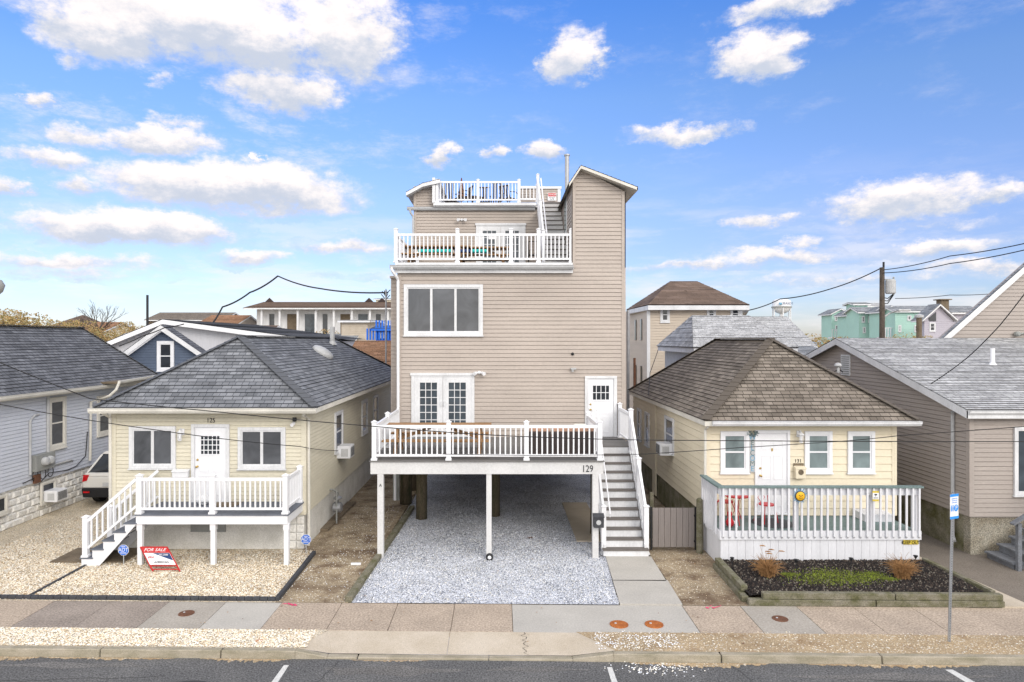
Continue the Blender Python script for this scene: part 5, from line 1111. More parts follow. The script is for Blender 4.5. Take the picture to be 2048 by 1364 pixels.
# WELCOME board
p = W(1504, 905, by-.03); t = thing('welcome_board', (p.x, by-.03, Z(945, by)), 'tall narrow white board spelling WELCOME left of the white door', 'sign')
bz_, tz_ = Z(944, by), Z(868, by); m = MB(); m.box(p.x-.085, p.x+.085, by-.055, by-.03, bz_, tz_); m.build('board', 'ltgrey', t)
for i, ch in enumerate('WELCOME'): text(ch, .2, (p.x, by-.058, tz_-.08-i*(tz_-bz_-.12)/6.4), FACE, 'teal' if i % 2 else 'sunblue', t, 'letter', sx=.9)
m = MB(); rr = random.Random(6)
for i in range(60):
    a = rr.uniform(0, 6.3); r_ = rr.uniform(.05, .13); c_ = V((p.x+r_*cos(a), by-.07, tz_+.02+r_*.6*sin(a))); m.tube([c_, c_+V((rr.uniform(-.06, .06), -.01, rr.uniform(-.05, .05)))], .008, 3)
m.build('wreath', 'teal', t)
# sun plaque on the porch rail
p = W(1600, 992, QF-.1); t = thing('sun_plaque', tuple(p), 'round sun face ornament with blue rays hanging on the porch railing', 'ornament'); m = MB()
for k in range(18):
    a = 2*pi*k/18; b = 2*pi*(k+.5)/18; c = 2*pi*(k+1)/18; f_ = lambda a, r: (p.x+r*sin(a), p.y, p.z+r*cos(a)); m.prism([f_(a, .1), f_(b, .2 if k % 2 else .17), f_(c, .1)], (0, .012, 0))
m.build('rays', 'sunblue', t); m = MB(); m.lathe(p, [(.122, .01), (.122, -.01), (.105, -.02)], 24, 'Y'); m.build('rim', 'edging', t)
m = MB(); m.lathe(p, [(.104, -.0), (.104, -.022), (.08, -.035), (.04, -.042), (.005, -.044)], 24, 'Y'); m.build('face', 'sunyellow', t, smooth=True); m = MB()
for s_ in (-1, 1): m.lathe((p.x+s_*.036, p.y-.04, p.z+.024), [(.013, 0), (.012, -.006), (.002, -.008)], 8, 'Y')
m.tube([(p.x+.045*sin(a), p.y-.043, p.z-.012-.035*cos(a)) for a in [-1.1, -.6, 0, .6, 1.1]], .006, 5); m.tube([(p.x, p.y-.045, p.z+.02), (p.x, p.y-.052, p.z-.01)], .009, 6); m.build('features', 'brownrust', t)
# small signs
p = W(1751, 992, QF-.1); t = thing('camera_sign', tuple(p), 'small yellow and white camera warning sign on the porch balusters', 'sign'); m = MB(); m.box(p.x-.075, p.x+.075, p.y-.005, p.y, p.z-.12, p.z+.12); m.build('panel', 'yellowsign', t); m = MB(); m.box(p.x-.073, p.x+.073, p.y-.008, p.y-.005, p.z-.075, p.z+.075); m.build('field', 'signwhite', t)
m = MB(); m.box(p.x-.03, p.x+.03, p.y-.011, p.y-.008, p.z+.02, p.z+.05); m.box(p.x-.005, p.x+.005, p.y-.0105, p.y-.008, p.z-.01, p.z+.02); m.box(p.x-.05, p.x+.05, p.y-.0104, p.y-.008, p.z-.05, p.z-.035); m.build('camera_symbol', 'black', t)
p = W(1821, 1083, QF-.005); t = thing('keep_out_sign', tuple(p), 'yellow KEEP OUT sign on the white porch skirt', 'sign'); m = MB(); m.box(p.x-.18, p.x+.18, p.y-.012, p.y, p.z-.07, p.z+.07); m.build('panel', 'yellowsign', t, bevel=.01); text('KEEP OUT', .11, (p.x, p.y-.016, p.z-.022), FACE, 'black', t, sx=.85); text('PRIVATE PROPERTY', .03, (p.x, p.y-.016, p.z+.042), FACE, 'black', t)
# alarm company yard signs
def yard_sign(px, py, label, tilt):
    p = G(px, py); t = thing('alarm_yard_sign', tuple(p), label, 'yard sign', 'blue alarm signs'); c = p+V((0, 0, .37)); o8 = lambda r, dy: [(c.x+r*sin(a), c.y+dy, c.z+r*cos(a)) for a in [pi/8+k*pi/4 for k in range(8)]]
    m = MB(); m.tube([p+V((0, .012, 0)), c+V((0, .012, -.1))], .01, 6); m.build('stake', 'ltgrey', t); m = MB(); m.prism(o8(.135, 0), (0, .008, 0)); m.build('rim', 'signwhite', t); m = MB(); m.prism(o8(.125, -.004), (0, .003, 0)); m.build('panel', 'blue', t)
    text('ADT', .13, (c.x, c.y-.006, c.z+.005), FACE, 'signwhite', t, sx=.9, ext=.002); m = MB(); m.box(c.x-.07, c.x+.07, c.y-.008, c.y-.004, c.z-.075, c.z-.06); m.box(c.x-.05, c.x+.05, c.y-.008, c.y-.004, c.z+.075, c.z+.088); m.build('small_print', 'signwhite', t)
yard_sign(247, 1131, 'blue octagonal alarm sign next to the fallen for sale sign', 0); yard_sign(612, 1108, 'blue octagonal alarm sign at the foot of the yellow cottage corner', 0)
# fallen for sale sign
p = G(322, 1130); t = thing('for_sale_sign', tuple(p), 'red and white FOR SALE sign leaning on the pebbles under the white deck', 'sign')
TL, TR, BR, BL = W(281, 1094, 16.35), W(334, 1096, 16.35), W(360, 1133, 15.85), W(306, 1133, 15.85)
TL.z = max(TL.z, .4); TR.z = TL.z; BL.z = .03; BR.z = .03
def at_(u, v_, o=0): 
    q = TL.lerp(TR, u).lerp(BL.lerp(BR, u), v_); nn = (TR-TL).cross(TL-BL).normalized(); nn = nn if nn.y < 0 else -nn; return q+nn*o
def pq(m, u0, u1, v0, v1, o): a = [at_(u0, v0, o), at_(u1, v0, o), at_(u1, v1, o), at_(u0, v1, o)]; m.prism(a, (at_(0, 0, -1)-at_(0, 0, 0))*.006)
m = MB(); m.bar(TL, BL, .025, .025); m.bar(TR, BR, .025, .025); m.bar(TL, TR, .025, .025); m.bar(at_(0, .78), at_(1, .78), .02, .02); m.bar(at_(0, .92), at_(1, .92), .02, .02); m.build('frame', 'signred', t)
m = MB(); pq(m, .02, .98, .26, .74, .01); m.build('panel', 'signwhite', t); m = MB(); pq(m, .02, .98, .02, .25, .012); m.build('header', 'signred', t); m = MB(); m.prism([at_(.35, .27, .013), at_(.97, .27, .013), at_(.97, .58, .013)], (at_(0, 0, -1)-at_(0, 0, 0))*.003); m.build('corner_patch', 'navycushion', t)
from mathutils import Matrix
def on_sign(s, size, u, v_, mm):
    o = text(s, size, at_(u, v_, .02), (0, 0, 0), mm, t, ext=.002); ux_ = (TR-TL).normalized(); nn = (at_(0, 0, 1)-at_(0, 0, 0)); uy = nn.cross(ux_); o.rotation_euler = Matrix((ux_, uy, nn)).transposed().to_euler()
on_sign('FOR SALE', .12, .5, .14, 'signwhite'); on_sign('ERA', .08, .2, .45, 'signred'); on_sign('AMERICAN', .07, .5, .65, 'black'); on_sign('793-2000', .06, .7, .35, 'signwhite')
# parking sign
p = G(1898, 1283); t = thing('parking_sign', tuple(p), 'blue and white parking sign on a perforated steel post by the kerb', 'sign'); top = W(1906, 985, 12.2)
m = MB(); m.bar(p, top, .05, .04); m.mi = 1
for i in range(60):
    q = p.lerp(top, (i+.5)/60); m.lathe((q.x, q.y-.024, q.z), [(.011, 0), (.01, -.002)], 6, 'Y')
m.build('post', ['metal', 'black'], t)
c = W(1905, 1012, 12.17); rz = R(24); ca, sa = cos(rz), sin(rz)
def sq(m, a0, a1, b0, b1, o):
    P = [c+V((a*ca+0*sa, a*sa, b))+V((sa, -ca, 0))*o for a, b in ((a0, b0), (a1, b0), (a1, b1), (a0, b1))]; m.prism(P, V((sa, -ca, 0))*-.003)
m = MB(); sq(m, -.115, .115, -.22, .22, .03); m.build('panel', 'signwhite', t); m = MB(); sq(m, -.115, .115, .175, .22, .033); m.build('band', 'brightblue', t); m = MB(); sq(m, -.115, .115, -.22, -.175, .033); m.build('band', 'brightblue', t)
q = MB(); cc_ = c+V((ca, sa, 0))*.045+V((sa, -ca, 0))*.033+V((0, 0, -.03)); q.prism([cc_+V((ca*r_*cos(a), sa*r_*cos(a), r_*sin(a))) for r_ in (.06,) for a in [2*pi*k/20 for k in range(20)]], V((sa, -ca, 0))*.002); q.build('disc', 'brightblue', t)
text('P', .11, cc_+V((sa, -ca, 0))*.004, (R(90), 0, rz), 'signwhite', t, ext=.001)
for dx in (-.085, -.04):
    q = MB(); b0_ = c+V((ca, sa, 0))*dx+V((sa, -ca, 0))*.034+V((0, 0, -.03)); q.bar(b0_-V((0, 0, .05)), b0_+V((0, 0, .03)), .022, .002, V((sa, -ca, 0))); q.lathe(b0_+V((0, 0, .045)), [(.012, .001), (.011, -.001)], 10, 'Y'); q.build('person_symbol', 'brightblue', t)
for i in range(3): text('MUNICIPAL PARKING'[i:i+14], .02, c+V((sa, -ca, 0))*.035+V((0, 0, .14-i*.035)), (R(90), 0, rz), 'brightblue', t, ext=.001)
# bistro set on the porch
def strip(m, pts, r=.009): m.tube(pts, r, 6)
x, y = X(1472, 16.9), 16.85; t = thing('bistro_table', (x, y, QZ), 'round red metal bistro table on the porch behind the balusters', 'table'); z = QZ
m = MB(); m.lathe((x, y, z+.7), [(.3, -.02), (.31, 0), (.3, .012), (.01, .015)], 24); m.build('table_top', 'red', t)
for k in range(3):
    a = k*2.094+.5; m = MB(); strip(m, [(x+.22*cos(a), y+.22*sin(a), z), (x+.04*cos(a), y+.04*sin(a), z+.33), (x+.2*cos(a), y+.2*sin(a), z+.69)], .012); m.build('leg', 'red', t)
def chair(x, y, rz, label):
    t = thing('bistro_chair', (x, y, QZ), label, 'chair', 'red bistro chairs on the porch'); z = QZ; rot = lambda a, b, c: (x+a*cos(rz)-b*sin(rz), y+a*sin(rz)+b*cos(rz), z+c)
    m = MB(); m.prism([rot(.19*cos(a), .19*sin(a), .44) for a in [2*pi*k/20 for k in range(20)]], (0, 0, .025)); m.build('seat', 'red', t)
    for a, b in ((-.15, -.13), (.15, -.13), (-.16, .15), (.16, .15)): m = MB(); strip(m, [rot(a, b, .44), rot(a*1.35, b*1.35, 0)], .011); m.build('leg', 'red', t)
    m = MB(); strip(m, [rot(-.17, .16, .44), rot(-.18, .2, .66), rot(-.12, .22, .77), rot(0, .23, .80), rot(.12, .22, .77), rot(.18, .2, .66), rot(.17, .16, .44)], .011)
    for s_ in (-1, 1): strip(m, [rot(s_*.02, .18, .46), rot(s_*.1, .2, .58), rot(s_*.03, .21, .7), rot(s_*.02, .22, .72), rot(s_*.09, .22, .74), rot(s_*.11, .22, .68), rot(s_*.06, .22, .65)], .008)
    m.build('back', 'red', t); return t
chair(X(1533, 16.95), 16.95, .3, 'red bistro chair with a scrolled back in front of the white door'); chair(X(1452, 17.2), 17.25, -1.3, 'red bistro chair half hidden behind the table at the porch corner')
x, y = X(1461, 16.5), 16.55; t = thing('garden_ornament', (x, y, QZ), 'bright red garden ornament standing beneath the bistro table', 'ornament')
m = MB(); m.lathe((x, y, QZ), [(.04, 0), (.09, .05), (.1, .13), (.06, .2), (.04, .25), (.06, .3), (.05, .36), (.01, .39)], 12); m.build('body', 'red', t, smooth=True); m = MB(); m.tube([(x+.04, y, QZ+.16), (x+.13, y-.03, QZ+.1), (x+.16, y-.04, QZ+.0)], .03, 6); m.build('trim', 'signwhite', t)
m = MB(); m.lathe((X(1545, 16.9), 16.9, QZ+.004), [(.5, 0), (.5, .008), (.01, .01)], 28); m.build('porch_rug', 'edging', label='dark round rug under the red chair on the porch', cat='rug', loc=(X(1545, 16.9), 16.9, QZ))
# furniture on the main deck
picnic((X(878, 17.95), 18.0, DZ), 2.75, 'long wooden picnic table on the lower deck in front of the glass doors', 'picnic tables on the decks')
x0, x1 = X(1057, 17.6), X(1194, 17.6); t = thing('wicker_sofa', ((x0+x1)/2, 17.9, DZ), 'dark wicker sofa with tan cushions at the right of the lower deck', 'sofa')
for i in range(3):
    a = x0+(x1-x0)*i/3; m = MB(); m.box(a+.01, a+(x1-x0)/3-.01, 17.55, 17.65, DZ+.04, DZ+.62); m.box(a+.01, a+(x1-x0)/3-.01, 17.65, 18.35, DZ+.04, DZ+.32); m.build('frame', 'wicker', t, bevel=.01)
    m = MB(); m.box(a+.03, a+(x1-x0)/3-.03, 17.66, 17.8, DZ+.4, DZ+.72); m.box(a+.03, a+(x1-x0)/3-.03, 17.8, 18.35, DZ+.33, DZ+.44); m.build('cushion', 'cushion', t, bevel=.04)
m = MB(); m.box(x1-.6, x1-.25, 17.7, 17.82, DZ+.55, DZ+.8); m.build('throw_pillow', 'cream_trim', t, bevel=.05)
# upper deck tables with cushions
picnic((X(872, 23), 23.0, UZ), 2.3, 'wooden picnic table behind the upper railing, left one', 'picnic tables on the decks'); picnic((X(965, 23.3), 23.3, UZ), 2.0, 'wooden picnic table behind the upper railing before the glass doors', 'picnic tables on the decks')
for i, (px, mm, lb) in enumerate(((853, 'aqua', 'turquoise cushion on the left end of the upper picnic bench'), (889, 'aqua', 'turquoise cushion beside the first on the upper picnic bench'), (925, 'navycushion', 'navy blue cushion on the upper picnic bench'), (960, 'aqua', 'turquoise cushion in front of the upper glass doors'))):
    x = X(px, 22.2); m = MB(); m.box(x-.26, x+.26, 22.1, 22.4, UZ+.46, UZ+.56); m.build('seat_cushion', mm, bevel=.03, label=lb, cat='cushion', group='cushions on the upper benches', loc=(x, 22.2, UZ+.46))
# folding chair near the upper stair
x, y = X(1068, 22.5), 22.5; t = thing('folding_chair', (x, y, UZ), 'black folded metal chair leaning near the foot of the roof stair', 'chair'); m = MB()
for s_ in (-1, 1): m.tube([(x+s_*.2, y-.1, UZ), (x+s_*.17, y+.25, UZ+.9)], .012, 6); m.tube([(x+s_*.18, y+.28, UZ), (x+s_*.15, y+.05, UZ+.6)], .012, 6)
m.tube([(x-.17, y+.25, UZ+.9), (x+.17, y+.25, UZ+.9)], .012, 6); m.build('frame', 'black', t); m = MB(); m.box(x-.17, x+.17, y+.03, y+.33, UZ+.42, UZ+.45); m.build('seat', 'black', t)
# roof deck furniture
def patio_chair(x, y, z, rz, label, h=.95):
    t = thing('patio_chair', (x, y, z), label, 'chair', 'chairs on the roof deck'); rot = lambda a, b, c: (x+a*cos(rz)-b*sin(rz), y+a*sin(rz)+b*cos(rz), z+c)
    m = MB(); m.hexa([rot(-.25, -.25, .4), rot(.25, -.25, .4), rot(.25, .25, .4), rot(-.25, .25, .4), rot(-.25, -.25, .44), rot(.25, -.25, .44), rot(.25, .25, .44), rot(-.25, .25, .44)]); m.build('seat', 'wicker', t)
    m = MB()
    for i in range(5): a = -.2+i*.1; m.tube([rot(a, .25, .42), rot(a, .36, h)], .03, 5)
    m.tube([rot(-.25, .36, h), rot(.25, .36, h)], .03, 6); m.build('back', 'wicker', t)
    for s_ in (-1, 1):
        m = MB(); m.tube([rot(s_*.27, .3, .65), rot(s_*.28, -.1, .7), rot(s_*.28, -.28, .6), rot(s_*.27, -.25, 0)], .018, 6); m.build('arm', 'black', t)
        m = MB(); m.tube([rot(s_*.26, .3, .5), rot(s_*.27, .33, 0)], .018, 6); m.build('leg', 'black', t)
for i, (px, y, rz, h, lb) in enumerate(((903, 28.3, 2.9, 1.15, 'tall dark slatted chair at the left of the roof deck'), (925, 27.6, -1.2, .9, 'low dark patio chair turned sideways on the roof deck next to the tall one'), (968, 28.6, 3.1, 1.0, 'dark patio chair behind the middle railing post of the roof deck'), (990, 29.5, 3.3, 1.4, 'tallest dark chair near the centre of the roof deck'), (1018, 27.8, 2.5, .9, 'dark patio chair with looped arms at the right of the roof deck'))):
    patio_chair(X(px, y), y, RZ, rz, lb, h)
x, y = X(923, 29.5), 29.5; t = thing('closed_umbrella', (x, y, RZ), 'closed dark red umbrella rising above the roof deck railing', 'umbrella'); m = MB(); m.tube([(x, y, RZ), (x, y, RZ+1.6)], .025, 8); m.build('pole', 'metal', t); m = MB(); m.tube([(x, y, RZ+.7), (x, y, RZ+1.1), (x, y, RZ+1.7)], [.1, .11, .02], 8); m.build('canopy', 'brownrust', t)
x, y = X(945, 29), 29; t = thing('patio_table', (x, y, RZ), 'round dark table among the chairs on the roof deck', 'table'); m = MB(); m.lathe((x, y, RZ+.72), [(.5, -.02), (.52, 0), (.01, .02)], 20); m.build('table_top', 'wicker', t); m = MB(); m.tube([(x, y, RZ), (x, y, RZ+.7)], .04, 8); m.lathe((x, y, RZ), [(.3, 0), (.28, .03), (.05, .05)], 16); m.build('pedestal', 'black', t)
# parked SUV behind the yellow cottage, tail towards the street
cx, cy = -12.55, 22.0
t = thing('parked_suv', (cx, cy, 0), 'white SUV parked nose away between the yellow cottage and the blue grey house', 'car')
def ringb(z0, z1, w0, w1, ya, yb, m): m.hexa([(cx-w0, ya[0], z0), (cx+w0, ya[0], z0), (cx+w0, yb[0], z0), (cx-w0, yb[0], z0), (cx-w1, ya[1], z1), (cx+w1, ya[1], z1), (cx+w1, yb[1], z1), (cx-w1, yb[1], z1)])
m = MB(); ringb(.62, .98, .92, .95, (cy+.02, cy+.05), (cy+4.6, cy+4.5), m); ringb(.98, 1.1, .95, .88, (cy+.05, cy+.12), (cy+4.5, cy+3.3), m); ringb(1.62, 1.70, .68, .60, (cy+.62, cy+.75), (cy+2.7, cy+2.5), m)
for s_ in (-1, 1): m.hexa([(cx+s_*.88, cy+.12, 1.1), (cx+s_*.80, cy+.12, 1.1), (cx+s_*.80, cy+.3, 1.1), (cx+s_*.88, cy+.3, 1.1), (cx+s_*.68, cy+.62, 1.62), (cx+s_*.60, cy+.62, 1.62), (cx+s_*.60, cy+.8, 1.62), (cx+s_*.68, cy+.8, 1.62)])
bd = m.build('body', 'car', t, bevel=.05)
m = MB(); ringb(1.09, 1.62, .85, .66, (cy+.16, cy+.66), (cy+3.3, cy+2.7), m); m.build('window', 'darkglass', t)
m = MB(); ringb(.32, .62, .90, .93, (cy+.0, cy-.04), (cy+4.6, cy+4.6), m); m.build('bumper', 'black', t, bevel=.03)
for s_ in (-1, 1):
    m = MB(); m.hexa([(cx+s_*.93, cy+.03, .82), (cx+s_*.78, cy-.0, .86), (cx+s_*.78, cy+.2, .86), (cx+s_*.96, cy+.35, .82), (cx+s_*.90, cy+.03, 1.04), (cx+s_*.74, cy+.0, 1.04), (cx+s_*.72, cy+.2, 1.05), (cx+s_*.93, cy+.35, 1.05)]); m.build('tail_lamp', 'tail', t)
    m = MB(); m.box(*sorted((cx+s_*.85, cx+s_*.66)), cy-.06, cy-.03, .48, .53); m.build('reflector', 'tail', t)
    for yy in (.85, 3.7): m = MB(); m.lathe((cx+s_*.82, cy+yy, .36), [(.2, -.12), (.34, -.11), (.36, -.08), (.36, .08), (.34, .11), (.2, .12)], 20, 'X'); wh = m.build('wheel', 'tyre', t); q = MB(); q.lathe((cx+s_*.82, cy+yy, .36), [(.2, -.125), (.2, .125)], 12, 'X'); q.build('rim', 'metal', wh)
m = MB(); m.box(cx-.26, cx+.26, cy-.0, cy+.03, .68, .80); m.build('number_plate', 'ltgrey', t); m = MB(); m.bar((cx-.55, cy+.1, 1.12), (cx+.1, cy+.22, 1.24), .02, .02); m.build('wiper', 'black', t)
# ------------------------------------------------------------------ houses, poles and trees beyond
def bhouse(name, px0, px1, D, dep, ze, zr, wall, roof, label, cat='house', axis='X', wins=(), inset=None, kind='gable', z0=0, cm='trim', group=None, ov=.35):
    x0, x1 = X(px0, D), X(px1, D); t = thing(name, ((x0+x1)/2, D, 0), label, cat, group); m = MB(); m.box(x0, x1, D, D+dep, 0, ze)
    if kind == 'gable' and axis == 'Y': m.prism([(x0, D+.01, ze), (x1, D+.01, ze), ((x0+x1)/2, D+.01, zr-.12)], (0, dep-.02, 0))
    if kind == 'gable' and axis == 'X': m.prism([(x0+.01, D, ze), (x0+.01, D+dep, ze), (x0+.01, D+dep/2, zr-.12)], (x1-x0-.02, 0, 0))
    m.lap(rect(x0, x1, D-.01, 0, ze), .2, .02, nrm=(0, -1, 0)); m.build('wall', wall, t)
    if kind == 'gable':
        if axis == 'X': gable_roof(t, D-ov, D+dep+ov, x0-ov, x1+ov, ze, zr, roof, 'X', fm=cm, pitch=.25, lip=.02)
        else: gable_roof(t, x0-ov, x1+ov, D-ov, D+dep+ov, ze, zr, roof, 'Y', fm=cm, pitch=.25, lip=.02)
    elif kind == 'hip':
        r_ = min((x1-x0)/2, dep/2); hiproof2(t, x0-ov, x1+ov, D-ov, D+dep+ov, ze, zr, roof, cm, inset)
    f = front(D-.012)
    for (a, b, c, d) in wins: window(t, f, X(a, D), X(b, D), Z(d, D), Z(c, D), 1, .1, 'darkglass', hung=True, off=.02)
    return t
def hiproof2(par, x0, x1, y0, y1, ze, zr, m, cm, inset=None):
    A, B, Cc, D_ = V((x0, y0, ze)), V((x1, y0, ze)), V((x1, y1, ze)), V((x0, y1, ze)); i = inset or min(x1-x0, y1-y0)/2
    ym = (y0+y1)/2; P, Q = V((x0+i, ym, zr)), V((x1-i, ym, zr)); mb = MB(); e = V((0, 0, .03))
    for f in ([A, B, Q, P], [B, Cc, Q], [Cc, D_, P, Q], [D_, A, P]): mb.lap(f, .25, .02, jit=.4); mb.poly([p-e for p in f])
    r = mb.build('roof', m, par); f = MB(); f.box(x0+.05, x1-.05, y0+.05, y1-.05, ze-.25, ze-.02); f.build('fascia', cm, r)
# beige three storey house, hip roof
t = thing('beige_house', (8, 40, 0), 'tall beige house with a reddish brown hip roof behind the brown roofed cottage', 'house')
D = 40; x0, x1 = X(1297, D), X(1478, D); xl = X(1262, 46)
m = MB(); ze = Z(612, D)
m.prism([(x0, D, 0), (x1, D, 0), (x1, D+11, 0), (x0-.1, D+11, 0), (X(1258, 47), 47, 0)], (0, 0, ze)); m.lap(rect(x0, x1, D-.02, 0, ze), .16, .018, nrm=(0, -1, 0)); m.build('wall', 'beige', t)
e = [V((X(1253, 46), 46, ze+.05)), V((X(1303, 39.5)-.2, 39.5, ze+.05)), V((X(1499, 39.5), 39.5, ze+.05)), V((X(1490, 51.5), 51.5, ze+.05)), V((X(1290, 51.5), 51.5, ze+.05))]
P = V((X(1340, 44.5), 44.5, Z(563, 44.5))); Q = V((X(1395, 44.5), 44.5, Z(563, 44.5))); m = MB()
for f in ([e[1], e[2], Q, P], [e[2], e[3], Q], [e[0], e[1], P], [e[3], e[4], P, Q], [e[4], e[0], P]):
    n_ = (f[1]-f[0]).cross(f[2]-f[1]); n_ = n_ if n_.z > 0 else -n_; m.lap(f, .22, .02, nrm=n_, jit=.4); m.poly([p-V((0, 0, .03)) for p in f])
rf = m.build('roof', 'farbrown', t); m = MB(); m.prism([p-V((0, 0, .3)) for p in e], (0, 0, .26)); m.build('fascia', 'trim', rf)
f = front(D-.02)
for (a, b, c, d) in ((1320, 1339, 614, 645), (1413, 1431, 614, 640), (1460, 1484, 615, 640)): window(t, f, X(a, D), X(b, D), Z(d, D), Z(c, D), 1, .12, 'darkglass', hung=True)
m = MB(); m.box(x0-.1, x0+.08, D-.08, D-.001, 0, ze-.25); m.box(x1-.1, x1+.06, D-.08, D-.001, 0, ze-.25); m.build('corner_board', 'trim', t)
m = MB(); m.tube([(X(1365, 43), 42.3, Z(590, 43)-.5), (X(1365, 43), 42.3, Z(583, 43))], .1, 8); m.build('vent_pipe', 'black', t)
wl = V((xl-x0, 6, 0)).normalized()
for k in (2.0, 4.0):
    q = MB(); c = V((x0, D, 0))+wl*k; nn = V((-wl.y, wl.x, 0)); nn = nn if nn.x < 0 else -nn
    for (za, zb) in ((ze-2, ze-.7), (ze-5, ze-3.6)): q.prism([c+nn*.01+V((0, 0, za)), c+wl*.5+nn*.01+V((0, 0, za)), c+wl*.5+nn*.01+V((0, 0, zb)), c+nn*.01+V((0, 0, zb))], nn*.04)
    q.build('side_window', 'darkglass', t)
# grey roofed house between
D = 30
t = bhouse('grey_roof_house', 1398, 1575, 29, 6, 5.1, 6.55, 'ltgrey', 'ltroof', 'low house with a plain mid grey gable roof right behind the brown roofed cottage', kind='hip', cm='trim', inset=.9)
t = bhouse('grey_roof_house', 1545, 1625, 36, 8, 4.8, 6.75, 'ltgrey', 'ltroof', 'grey gable roof with a white edge between the water tower and the pale shed', axis='X')
t = bhouse('storage_shed', 1585, 1650, 31, 4, 4.6, 5.1, 'panelwhite', 'fargrey', 'pale flat fronted shed behind the ridge of the brown roof', 'shed', axis='X')
# water tower
D = 420; c = V((X(1563, D), D, 0)); t = thing('water_tower', tuple(c), 'white water tower on slim legs with blue lettering on the horizon', 'water tower'); r_ = 17.5*D/F; zt, zb = Z(597, D), Z(614, D)
m = MB(); pr = [(.05*r_, zb-4.2)]+[(r_*sin(pi/2*i/8), zb-4.2*cos(pi/2*i/8)) for i in range(1, 9)]+[(r_, zb), (r_, zt-2)]+[(r_*cos(pi/2*i/6), zt-2+2*sin(pi/2*i/6)) for i in range(1, 6)]+[(.02, zt)]
m.lathe((c.x, c.y, 0), pr, 32); m.build('tank', 'trim', t, smooth=True)
for k in range(6):
    a = k*pi/3+.3; m = MB(); m.tube([(c.x+r_*cos(a), c.y+r_*sin(a), zb-.5), (c.x+r_*1.08*cos(a), c.y+r_*1.08*sin(a), 0)], .35, 8); m.build('leg', 'trim', t)
m = MB(); m.tube([(c.x, c.y, 0), (c.x, c.y, zb-3.5)], 1.2, 12); m.build('riser', 'trim', t); m = MB(); m.lathe((c.x, c.y, zb-.6), [(r_*1.0, 0), (r_*1.1, 0), (r_*1.1, .9), (r_*1.08, .9), (r_, .1)], 32); m.build('walkway', 'grey', t)
text('SEASIDE', 2.0, (c.x+1.5, c.y-r_-.25, zt-3.3), FACE, 'navycushion', t, sx=.9); m = MB(); m.box(c.x-3.6, c.x-2, c.y-r_-.1, c.y-r_+.6, zt-4, zt-2.8); m.build('emblem', 'sunblue', t)
# mint houses
GR = 'mint green houses on the right horizon'
bhouse('mint_house', 1663, 1697, 95, 3, Z(628, 95), Z(617, 95), 'mint', 'fargrey', 'small mint green house with a gable, leftmost of the mint row', axis='Y', group=GR, wins=[(1669, 1675, 632, 642), (1681, 1688, 632, 642), (1670, 1676, 650, 662)])
bhouse('mint_house', 1697, 1722, 90, 3, Z(630, 90), Z(620, 90), 'mint', 'fargrey', 'mint green house with twin windows beneath the square turret', axis='Y', group=GR, wins=[(1703, 1707, 628, 640), (1711, 1715, 628, 640), (1703, 1707, 648, 660), (1711, 1715, 648, 660)])
t = bhouse('mint_turret', 1708, 1735, 88, 2, Z(608, 88), Z(604, 88), 'mint', 'fargrey', 'square mint green turret standing taller than the roofs around it', 'tower', axis='X')
bhouse('mint_house', 1718, 1749, 84, 3, Z(624, 84), Z(613, 84), 'mint', 'fargrey', 'mint green house with dark lean roof just left of the utility pole', axis='X', group=GR, wins=[(1723, 1729, 632, 645), (1736, 1742, 632, 645), (1725, 1731, 654, 666)])
bhouse('mint_house', 1737, 1768, 92, 3, Z(612, 92), Z(605, 92), 'mint', 'ltroof', 'mint green block with pale roof directly behind the utility pole', axis='X', group=GR)
t = bhouse('mint_house', 1766, 1794, 80, 3, Z(623, 80), Z(611, 80), 'mint', 'fargrey', 'mint green gabled house with a balcony just right of the utility pole', axis='Y', group=GR, wins=[(1770, 1777, 628, 642), (1782, 1789, 628, 642)])
bhouse('mint_house', 1790, 1870, 78, 4, Z(622, 78), Z(610, 78), 'mint', 'fargrey', 'long mint green house with one small square window', axis='X', group=GR, wins=[(1814, 1822, 631, 641), (1850, 1856, 631, 641), (1796, 1802, 650, 664), (1828, 1834, 650, 664)])
for (pa_, pb_, D_, zz_) in ((1664, 1696, 93.5, 658), (1738, 1768, 90.5, 652), (1765, 1792, 78.5, 655)):
    m = MB(); xa_, xb_ = X(pa_, D_), X(pb_, D_); zt_ = Z(zz_, D_); m.box(xa_, xb_, D_, D_+1.2, zt_-1.3, zt_-1.1); m.box(xa_, xb_, D_, D_+.08, zt_-.1, zt_)
    k_ = 0
    while xa_+k_*.3 < xb_: m.box(xa_+k_*.3, xa_+k_*.3+.1, D_, D_+.07, zt_-1.1, zt_-.1); k_ += 1
    m.build('balcony', 'trim', t)
t = bhouse('lavender_house', 1848, 1905, 66, 1.2, Z(640, 66), Z(608, 66), 'lav', 'fargrey', 'lavender grey house with a steep gable and brick chimney', axis='Y', wins=[(1858, 1870, 645, 663)])
q = MB(); ff = front(65.97); q.prism([ff.pt(X(1857, 66), Z(642, 66), .05), ff.pt(X(1871, 66), Z(642, 66), .05), ff.pt(X(1871, 66), Z(624, 66), .05), ff.pt(X(1857, 66), Z(636, 66), .05)], (0, .05, 0)); q.build('gable_window', 'darkglass', t)
m = MB(); p = W(1890, 610, 70); m.box(p.x-.4, p.x+.4, 70, 70.8, 6, Z(600, 70)); m.box(p.x-.6, p.x+.6, 69.8, 71, Z(600, 70), Z(598, 70)); m.build('chimney', 'board', t)
bhouse('lavender_house', 1905, 1960, 70, 4, Z(625, 70), Z(610, 70), 'lav', 'fargrey', 'plain lavender grey wing with a long flat looking roof at the far right', axis='X')
